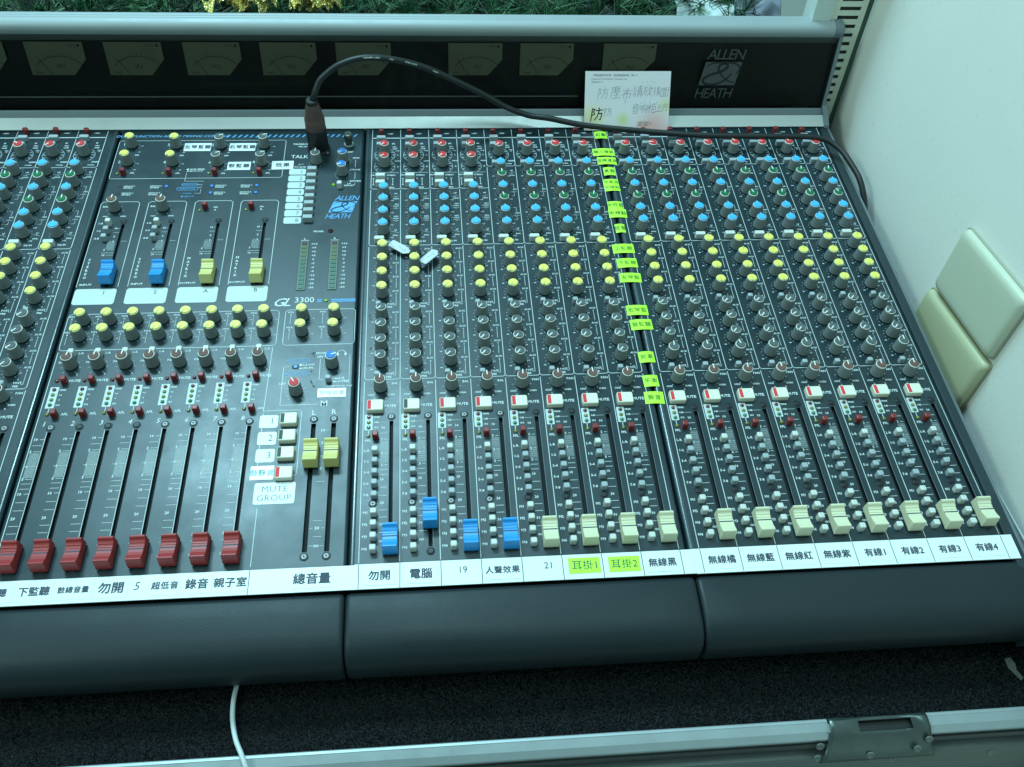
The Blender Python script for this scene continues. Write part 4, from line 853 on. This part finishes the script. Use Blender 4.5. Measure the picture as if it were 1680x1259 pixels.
# two loose paper tags lying on the knobs
def paper_tag(cx, cy, z, ang, label, flip=1):
    o = link('paper_tag', None, None, (cx, cy, z)); tag(o, label, 'paper tag', 'cut white paper tags on the knobs'); o.rotation_euler = (.06 * flip, .05, math.radians(ang))
    out_ = [(-11, -3.5), (-10.4, -4.3), (6.8, -4.8), (10.8, -1.2), (11, 1.0), (9, 4.5), (-10, 4.2), (-11, 3.3)]
    b = MB(); n = len(out_); vs = [(x, y, 0) for x, y in out_] + [(x, y, .3) for x, y in out_]
    b.add(vs, [tuple(range(n - 1, -1, -1)), tuple(range(n, 2 * n))] + [(i, (i + 1) % n, (i + 1) % n + n, i + n) for i in range(n)], mat('tag_paper', (.60, .61, .62), .6)); link('tag_sheet', b.mesh('tag_sheet'), o)
    b = MB(); b.line([(x * .86, y * .72) for x, y in out_], .3, .36, mat('tag_line', (.45, .48, .52), .6), True); b.line([(-3, .6), (5, -.8)], .5, .37, mat('tag_pen', (.15, .38, .42), .6)); b.line([(4, -2.2), (6.5, -.4), (5.4, 2)], .4, .37, mat('tag_pen', (.15, .38, .42), .6)); link('pen_marks', b.mesh('pen_marks'), o)
paper_tag(29.9, -172.6, 5.5, -36, 'small white paper tag lying between the first two knob columns, upper left of the two'); paper_tag(57.6, -187.2, 7.5, 50, 'small white paper tag leaning by the second yellow knob column, lower right of the two', -1)

# ================================================================== FLIGHT CASE
case = link('flight_case', None, None, (0, -590, -52)); CR = (0, -590, -52); tag(case, 'black flight case tray with aluminium edging and a steel catch, under the desk', 'flight case')
def kpart(name, me, x=0, y=0, z=0, lab=None, parent=None): o = link(name, me, parent or case, (x - CR[0], y - CR[1], z - CR[2]) if parent is None else (x, y, z)); tag(o, lab); return o
mc = bpy.data.materials.new('textured_black_board'); mc.use_nodes = True; nt = mc.node_tree; bs = nt.nodes['Principled BSDF']
bs.inputs['Base Color'].default_value = (.004, .005, .006, 1); bs.inputs['Roughness'].default_value = .2; bs.inputs['Specular IOR Level'].default_value = .13
tc = nt.nodes.new('ShaderNodeTexCoord'); vo = nt.nodes.new('ShaderNodeTexVoronoi'); vo.inputs['Scale'].default_value = 1000; no = nt.nodes.new('ShaderNodeTexNoise'); no.inputs['Scale'].default_value = 900; no.inputs['Detail'].default_value = 4
sb = nt.nodes.new('ShaderNodeVectorMath'); sb.operation = 'SUBTRACT'; sb.inputs[1].default_value = (.5, .5, .5); s2 = nt.nodes.new('ShaderNodeVectorMath'); s2.operation = 'SCALE'; s2.inputs['Scale'].default_value = 1.25
ge = nt.nodes.new('ShaderNodeNewGeometry'); a2 = nt.nodes.new('ShaderNodeVectorMath'); a2.operation = 'ADD'; nz = nt.nodes.new('ShaderNodeVectorMath'); nz.operation = 'NORMALIZE'
bp_ = nt.nodes.new('ShaderNodeBump'); bp_.inputs['Strength'].default_value = .7; bp_.inputs['Distance'].default_value = .0012
for n_ in (vo, no): nt.links.new(tc.outputs['Object'], n_.inputs['Vector'])
nt.links.new(vo.outputs['Color'], sb.inputs[0]); nt.links.new(sb.outputs[0], s2.inputs[0]); nt.links.new(ge.outputs['Normal'], a2.inputs[0]); nt.links.new(s2.outputs[0], a2.inputs[1]); nt.links.new(a2.outputs[0], nz.inputs[0])
nt.links.new(no.outputs['Fac'], bp_.inputs['Height']); nt.links.new(nz.outputs[0], bp_.inputs['Normal']); nt.links.new(bp_.outputs['Normal'], bs.inputs['Normal'])
kpart('tray_board', MB().box(-700, 530, -613.6, 420, -62, -50, mc).mesh('tray_board'))
b = MB(); b.add([(494 + a, -584 + c, -49.9) for a, c in ((-3, 7), (2, 8), (4, 3), (3, -2), (6, -8), (3, -10), (0, -5), (-3, 0))], [tuple(range(8))], mat('dried_drip', (.09, .095, .08), .6)); kpart('stain', b.mesh('stain'))
M_RIM = mat('rim_aluminium', (.36, .40, .42), .42, metal=.45, var=(40, .12)); M_RIMD = mat('dull_aluminium', (.075, .08, .078), .45, metal=.5, var=(50, .15))
def rim(x0, x1):
    b = MB(); b.prismx([(-613.2, -56), (-613.2, -49.6), (-613.9, -49.1), (-615.6, -48.9), (-616.1, -49.2), (-622, -50.4), (-626.6, -53.2), (-627.2, -54.2), (-627.2, -62)], x0, x1, M_RIM); kpart('edge_profile', b.mesh('edge_profile'))
rim(-700, 337.6); rim(413.5, 532)
b = MB()
for k in range(3): b.prismx([(-627.4, -58 - 3.2 * k), (-629.2, -56.4 - 3.2 * k), (-629.6, -58.4 - 3.2 * k), (-627.4, -61 - 3.2 * k)], -700, 532, M_RIMD)
kpart('ribbed_lip', b.mesh('ribbed_lip'))
kpart('case_wall', MB().box(-700, 532, -627, -620, -150, -62.2, M_BLACK).mesh('case_wall'))
b = MB(); b.prismx([(-628, -70), (-634.5, -70), (-636, -71.4), (-636, -170), (-628, -170)], -700, 532, mat('lower_aluminium', (.13, .15, .145), .5, metal=.4, var=(50, .2))); kpart('lower_profile', b.mesh('lower_profile'), 0, 0, 0)
rv = MB().lathe([(3.3, 0), (3.1, .4), (2.5, .7), (1.9, 1.0), (1.4, .6), (.6, .5)], 20, 0, 0, mat('rivet_steel', (.20, .22, .22), .35, metal=.8), axis=Matrix.Rotation(math.radians(60), 3, 'X')).mesh('rivet')
for x in (392, 470, 505): kpart('rivet', rv, x, -636.4, -80)
# pressed catch plate
M_CATCH = mat('zinc_plate', (.10, .125, .12), .3, metal=.7, var=(60, .3))
U = [0, .06, .16, .3, .5, .7, .84, .94, 1]; b = MB(); rows = []
for j, (y, z) in enumerate(((-613.4, -50.4), (-616, -50.6), (-623, -50.9), (-624.5, -53.2), (-629, -57.5), (-633.4, -60.5), (-636.4, -61.5), (-638.6, -66.4))):
    for u in U:
        e = abs(u - .5) * 2; x = 338.5 + 74.5 * u; lift = 0
        if 0 < j < 7 and e > .7: lift = (e - .7) * 8 * (1 if j < 5 else .4)
        x += (-8 if u < .5 else 5) * (j / 7) ** 2 * (1 if e > .5 else .4)
        rows.append((x, y, z + lift))
n = len(U); fs = [(j * n + i, j * n + i + 1, (j + 1) * n + i + 1, (j + 1) * n + i) for j in range(7) for i in range(n - 1) if not (j == 1 and 3 <= i < 6)]
b.add(rows, fs, M_CATCH, True); catch = kpart('catch_plate', b.mesh('catch_plate')); kpart('catch_hole_shade', MB().box(345, 408, -623.4, -614.2, -58, -53.4, M_BLACK).mesh('catch_hole_shade'))  # black slab added under the plate so its hole looks dark
ob = catch.modifiers.new('thick', 'SOLIDIFY'); ob.thickness = .0012; ob.offset = -1
for x, y, z in ((330.5, -630.6, -56), (329, -637, -63), (368, -637.6, -61), (403, -636, -58), (412, -631, -54)): link('rivet', rv, catch, (x - 0, y, z)).location = ((x) * S, (y) * S, (z) * S)
# side rim at the right and a paper edge against the wall
b = MB(); vs = [(515, -440, -14), (531, -440, -28), (515, -640, -14), (533, -640, -14), (515, -440, -60), (531, -440, -60), (515, -640, -60), (533, -640, -60)]
b.add(vs, [(0, 2, 3, 1), (4, 5, 7, 6), (0, 1, 5, 4), (2, 6, 7, 3), (0, 4, 6, 2), (1, 3, 7, 5)], mat('worn_grey_edge', (.09, .115, .115), .5, bump=(60, .9, .004), var=(45, .4))); kpart('side_rim', b.mesh('side_rim'))

wc = link('power_cable', MB().tube(catmull([(-88, -545, -47), (-88, -557, -46.5), (-89, -566, -46), (-90, -577, -46), (-89, -590, -46.2), (-85.5, -603, -46.5), (-80, -614, -44.5), (-75, -626, -48), (-70, -640, -62), (-66, -652, -90)], 8), 1.75, mat('white_cord_pvc', (.62, .66, .68), .4), 12).mesh('power_cable'), None)
tag(wc, 'thin white cord hanging over the case edge below the desk armrest', 'cord')
ps = MB(); q = [(533.4, -405, -42), (534.8, -405, -36), (531.6, -428, -40), (534.8, -430, -33), (530.4, -449, -39), (534.8, -450, -31), (533.6, -500, -30), (534.8, -503, -25)]
ps.add(q + [(x, y, z - .5) for x, y, z in q], [(0, 2, 3, 1), (2, 4, 5, 3), (4, 6, 7, 5), (8, 9, 11, 10), (10, 11, 13, 12), (12, 13, 15, 14), (0, 8, 10, 2), (2, 10, 12, 4), (4, 12, 14, 6)], mat('sheet_white', (.8, .84, .84), .5))
tag(link('paper_sheet', ps.mesh('paper_sheet'), None), 'white paper edge tucked between the desk side and the wall', 'paper')

# ================================================================== THE WALL AND WHAT IS BEHIND
mw = mat('wall_paint', (.83, .79, .73), .7, bump=(300, .2, .001), var=(6, .05), spec=.3)
nt = mw.node_tree; tc = nt.nodes.new('ShaderNodeTexCoord'); mp = nt.nodes.new('ShaderNodeMapping'); mp.inputs['Scale'].default_value = (1, 420, 130); n1 = nt.nodes.new('ShaderNodeTexNoise'); n1.inputs['Scale'].default_value = 1.0; n1.inputs['Detail'].default_value = 2
mr = nt.nodes.new('ShaderNodeMapRange'); mr.inputs[1].default_value = .69; mr.inputs[2].default_value = .78; mr.inputs[3].default_value = 0; mr.inputs[4].default_value = .4
mi = nt.nodes.new('ShaderNodeMix'); mi.data_type = 'RGBA'; mi.inputs[7].default_value = (.40, .42, .38, 1); bs = nt.nodes['Principled BSDF']; src = bs.inputs['Base Color'].links[0].from_socket
nt.links.new(tc.outputs['Object'], mp.inputs['Vector']); nt.links.new(mp.outputs[0], n1.inputs['Vector']); nt.links.new(n1.outputs['Fac'], mr.inputs[0]); nt.links.new(mr.outputs[0], mi.inputs[0]); nt.links.new(src, mi.inputs[6]); nt.links.new(mi.outputs[2], bs.inputs['Base Color'])
wl = link('wall', MB().box(535, 560, -1500, 63, -400, 900, mw).mesh('wall'), None); tag(wl, kind='structure')
M_UPR = mat('cabinet_paint', (.74, .74, .62), .5, var=(10, .04))
up_ = link('slotted_panel', None, None, (513, 60, -60)); UR = (513, 60, -60); tag(up_, 'pale metal panel with a column of dark slots between desk and wall', 'metal panel')
def upart(name, me): return link(name, me, up_, (-UR[0], -UR[1], -UR[2]))
ytil = lambda z: 56 + .085 * z
b = MB(); zs = [-60]; holes = []
z = -5.5
while z < 250: holes.append((z, z + 4.4)); z += 9.72
xs = [491.5, 499, 522.4, 528.4]; zz = sorted({-60, 300} | {h for q in holes for h in q})
for i in range(3):
    for j in range(len(zz) - 1):
        c = (zz[j] + zz[j + 1]) / 2
        if i == 1 and any(h[0] < c < h[1] for h in holes): continue
        b.add([(xs[i], ytil(zz[j]), zz[j]), (xs[i + 1], ytil(zz[j]), zz[j]), (xs[i + 1], ytil(zz[j + 1]), zz[j + 1]), (xs[i], ytil(zz[j + 1]), zz[j + 1])], [(0, 1, 2, 3)], M_UPR)
for h in holes:
    for zz_ in h: b.add([(499, ytil(zz_), zz_), (522.4, ytil(zz_), zz_), (522.4, ytil(zz_) + 1.5, zz_), (499, ytil(zz_) + 1.5, zz_)], [(0, 1, 2, 3)], M_UPR)
    b.add([(522.4, ytil(h[0]), h[0]), (522.4, ytil(h[1]), h[1]), (522.4, ytil(h[1]) + 1.5, h[1]), (522.4, ytil(h[0]) + 1.5, h[0])], [(0, 1, 2, 3)], M_UPR)
upart('slotted_face', b.mesh('slotted_face'))
b = MB(); b.add([(491, ytil(-60) + 2.2, -60), (529, ytil(-60) + 2.2, -60), (529, ytil(300) + 2.2, 300), (491, ytil(300) + 2.2, 300)], [(0, 1, 2, 3)], M_BLACK); upart('slot_shade_sheet', b.mesh('slot_shade_sheet'))  # black sheet close behind the face, so the slots look shaded inside
b = MB(); pz = lambda x0, x1, d0, d1, m_: b.add([(x0, ytil(-60) + d0, -60), (x1, ytil(-60) + d0, -60), (x1, ytil(-60) + d1, -60), (x0, ytil(-60) + d1, -60), (x0, ytil(300) + d0, 300), (x1, ytil(300) + d0, 300), (x1, ytil(300) + d1, 300), (x0, ytil(300) + d1, 300)], [(0, 3, 2, 1), (4, 5, 6, 7), (0, 1, 5, 4), (1, 2, 6, 5), (2, 3, 7, 6), (3, 0, 4, 7)], m_)
pz(471, 491.2, -2, 24, mat('post_white', (.60, .66, .62), .45)); upart('corner_post', b.mesh('corner_post'))
b = MB(); pz(528.6, 534.6, 1.5, 9, mat('dark_green_gap_shade', (.07, .12, .085), .7)); upart('corner_gap_shade', b.mesh('corner_gap_shade'))  # dark green strip stands in for the shadowed gap in the corner

# wall switch covers
def plate(corner_a, ax, ay, wx, wy, colr, label, th=8.5):
    """pillow-shaped cover; corner_a is its rear top corner on the wall, ax / ay unit vectors along it, thickness towards -X"""
    A = Vector(corner_a); ax = Vector(ax).normalized(); ay = Vector(ay).normalized()
    o = link('switch_cover', None, None, A); tag(o, label, 'switch cover', 'blank cream switch covers on the wall')
    b = MB(); N_ = 22
    def ring(ins, h, r):
        pts = []
        for cx, cy, a in ((wx - ins - r, wy - ins - r, 0), (ins + r, wy - ins - r, 90), (ins + r, ins + r, 180), (wx - ins - r, ins + r, 270)):
            for k in range(6): t_ = math.radians(a + 18 * k); pts.append((cx + r * math.cos(t_), cy + r * math.sin(t_)))
        return [tuple(ax * u + ay * v + Vector((-h, 0, 0))) for u, v in pts]
    rs = [ring(0, 0, 4), ring(.2, th * .45, 5), ring(1.0, th * .72, 6), ring(3.0, th * .92, 7), ring(7, th * .99, 8), ring(14, th, 9)]
    n = len(rs[0]); m_ = mat('plastic_' + label.split()[0], colr, .35); vs = [p for r in rs for p in r]
    b.add(vs, [(k * n + i, k * n + (i + 1) % n, (k + 1) * n + (i + 1) % n, (k + 1) * n + i) for k in range(len(rs) - 1) for i in range(n)] + [tuple(range(len(vs) - n, len(vs)))], m_, True)
    link('cover', b.mesh('cover'), o)
    b = MB(); rs = [ring(-.8, 0, 4), ring(-.8, 2.4, 4)]; b.add(rs[0] + rs[1], [(i, (i + 1) % n, (i + 1) % n + n, i + n) for i in range(n)] + [tuple(range(n, 2 * n))], mat('frame_' + label.split()[0], tuple(c * .62 for c in colr), .5)); link('frame', b.mesh('frame'), o)
plate((534.8, -244.7, 16.4), (0, -105.4, 18.6), (0, 3, 69.5), 107.5, 69.6, (.60, .60, .47), 'pale cream blank switch cover on the wall, upper of the two')
plate((534.8, -245, -59.5), (0, -105.4, 19.5), (0, 3, 69.5), 114, 69.6, (.54, .52, .33), 'yellowed cream blank switch cover on the wall, lower of the two')

# garland behind the desk
M_NEED = [mat('needle_green', (.02, .10, .04), .4), mat('needle_dark', (.005, .022, .011), .5), mat('needle_bright', (.09, .20, .10), .35)]
b = MB(); rnd = random.Random(3)
strands = [[(-520, 108, 62), (-430, 122, 74), (-340, 112, 66), (-250, 128, 74), (-190, 118, 66), (-100, 136, 60), (0, 120, 66), (100, 118, 70), (190, 124, 66), (270, 116, 70), (330, 124, 66)],
           [(-520, 160, 66), (-380, 168, 72), (-240, 158, 66), (-120, 170, 62), (40, 160, 70), (180, 164, 70), (330, 172, 66), (400, 150, 60)], [(395, 112, 62), (420, 126, 66), (410, 150, 66), (430, 180, 66)]]
for st in strands:
    C = catmull(st, 10); b.tube(C, 1.2, M_NEED[1], 6)
    for i in range(len(C) - 1):
        L_ = (C[i + 1] - C[i]).length; d = (C[i + 1] - C[i]).normalized()
        for _ in range(max(1, int(L_ * .42 + rnd.random()))):
            p0 = C[i].lerp(C[i + 1], rnd.random()); v0 = Vector((rnd.gauss(0, 1), rnd.gauss(0, 1), rnd.gauss(0, .8))).normalized(); m_ = M_NEED[rnd.choice((0, 0, 1, 1, 2))]
            tip = p0 + v0 * rnd.uniform(12, 26)
            for _k in range(11):
                p = p0.lerp(tip, rnd.random()); v = (v0 * .75 + Vector((rnd.gauss(0, .45), rnd.gauss(0, .45), rnd.gauss(0, .45)))).normalized()
                e = p + v * rnd.uniform(20, 42) + Vector((0, 0, -rnd.uniform(0, 4)))
                if e.y < 86: e.y = 86 + rnd.random() * 3
                a = v.cross(Vector((0, 0, 1)))
                if a.length < .1: a = Vector((1, 0, 0))
                a.normalize(); c = v.cross(a); wd = rnd.uniform(.5, .95)
                b.add([tuple(p + a * wd), tuple(p - a * wd * .5 + c * wd), tuple(p - a * wd * .5 - c * wd), tuple(e)], [(0, 1, 3), (1, 2, 3), (2, 0, 3)], m_)
gr = link('tinsel_garland', b.mesh('tinsel_garland'), None); tag(gr, 'dark green tinsel pine garland lying behind the meter bridge of the desk', 'garland')
# gold ribbon
def crumple(name, x0, x1, y0, y1, z, amp, m, seed, nx=40, ny=18, edge=1.0):
    r = np.random.RandomState(seed); ph = r.rand(12) * 6.28; fr_ = r.rand(12, 2) * .09 + .02; vs = []
    for j in range(ny + 1):
        for i in range(nx + 1):
            u, v = i / nx, j / ny; x = x0 + (x1 - x0) * u; y = y0 + (y1 - y0) * v
            h = sum(math.sin(fr_[k, 0] * x * (1 if k % 2 else -1) + fr_[k, 1] * y * 1.4 + ph[k]) for k in range(12)) / 4
            vs.append((x + h * 2, y + 3 * math.sin(u * 9 + ph[0]), z + amp * h + edge * (4 * v * (1 - v) * 6)))
    f = [(j * (nx + 1) + i, j * (nx + 1) + i + 1, (j + 1) * (nx + 1) + i + 1, (j + 1) * (nx + 1) + i) for j in range(ny) for i in range(nx)]
    b = MB(); b.add(vs, f, m, True); o = link(name, b.mesh(name), None); md = o.modifiers.new('thick', 'SOLIDIFY'); md.thickness = .0012; return o
mg = bpy.data.materials.new('gold_glitter'); mg.use_nodes = True; nt = mg.node_tree; bs = nt.nodes['Principled BSDF']; bs.inputs['Base Color'].default_value = (.85, .74, .30, 1); bs.inputs['Metallic'].default_value = .8; bs.inputs['Roughness'].default_value = .3
tc = nt.nodes.new('ShaderNodeTexCoord'); vo = nt.nodes.new('ShaderNodeTexVoronoi'); vo.inputs['Scale'].default_value = 900; nt.links.new(tc.outputs['Object'], vo.inputs['Vector'])
sb = nt.nodes.new('ShaderNodeVectorMath'); sb.operation = 'SUBTRACT'; sb.inputs[1].default_value = (.5, .5, .5); nt.links.new(vo.outputs['Color'], sb.inputs[0]); sc2 = nt.nodes.new('ShaderNodeVectorMath'); sc2.operation = 'SCALE'; sc2.inputs['Scale'].default_value = 1.5; nt.links.new(sb.outputs[0], sc2.inputs[0])
ge = nt.nodes.new('ShaderNodeNewGeometry'); a2 = nt.nodes.new('ShaderNodeVectorMath'); a2.operation = 'ADD'; nt.links.new(ge.outputs['Normal'], a2.inputs[0]); nt.links.new(sc2.outputs[0], a2.inputs[1]); nz = nt.nodes.new('ShaderNodeVectorMath'); nz.operation = 'NORMALIZE'; nt.links.new(a2.outputs[0], nz.inputs[0]); nt.links.new(nz.outputs[0], bs.inputs['Normal'])
def ribbon(cx, cy, spread, label, seed):
    r = random.Random(seed); b = MB()
    for q in range(9):
        a = r.uniform(0, math.pi * 2); L_ = r.uniform(.5, 1) * spread; P = []
        ex, ey = cx + math.cos(a) * L_, max(93, cy + math.sin(a) * L_ * .6)
        P = catmull([(cx, cy, 84), ((cx * 2 + ex) / 3, (cy * 2 + ey) / 3 + r.uniform(-5, 5), 96 + r.uniform(0, 8)), ((cx + ex * 2) / 3, (cy + ey * 2) / 3, 97 + r.uniform(-2, 8)), (ex, ey, 88 + r.uniform(-3, 4))], 10)
        vs = []; m_ = 7
        for k, p in enumerate(P):
            d = (P[min(k + 1, len(P) - 1)] - P[max(k - 1, 0)]).normalized(); sd = d.cross(Vector((0, 0, 1))).normalized(); wd = 9 + 5 * math.sin(k * .3 + q)
            for t in range(m_): u = t / (m_ - 1) - .5; vs.append(tuple(p + sd * u * 2 * wd + Vector((0, 0, 3.2 * math.sin(k * .7 + t * 1.1 + q) + r.uniform(-.7, .7)))))
        vs = [(x, max(y, 80.5), z) for x, y, z in vs]
        b.add(vs, [(k * m_ + t, k * m_ + t + 1, (k + 1) * m_ + t + 1, (k + 1) * m_ + t) for k in range(len(P) - 1) for t in range(m_ - 1)], mg, False)
    o = link('glitter_ribbon', b.mesh('glitter_ribbon'), None); md = o.modifiers.new('thick', 'SOLIDIFY'); md.thickness = .0006
    tag(o, label, 'ribbon', 'gold glitter ribbons on the garland')
ribbon(-133, 112, 42, 'crumpled gold glitter ribbon bow on the garland, larger left piece', 4)
ribbon(-58, 114, 32, 'crumpled gold glitter ribbon, smaller piece right of the other', 8)
tag(crumple('white_cloth', 346, 408, 92, 190, 62, 5, mat('white_cloth_weave', (.55, .62, .62), .7, bump=(300, .3)), 15), 'white cloth bundle poking through the garland behind the desk', 'cloth')
tag(crumple('satin_cloth', 416, 468, 92, 190, 66, 6, mat('grey_satin', (.17, .18, .23), .32, spec=.7), 22), 'shiny grey satin cloth beside the white post behind the desk', 'cloth')
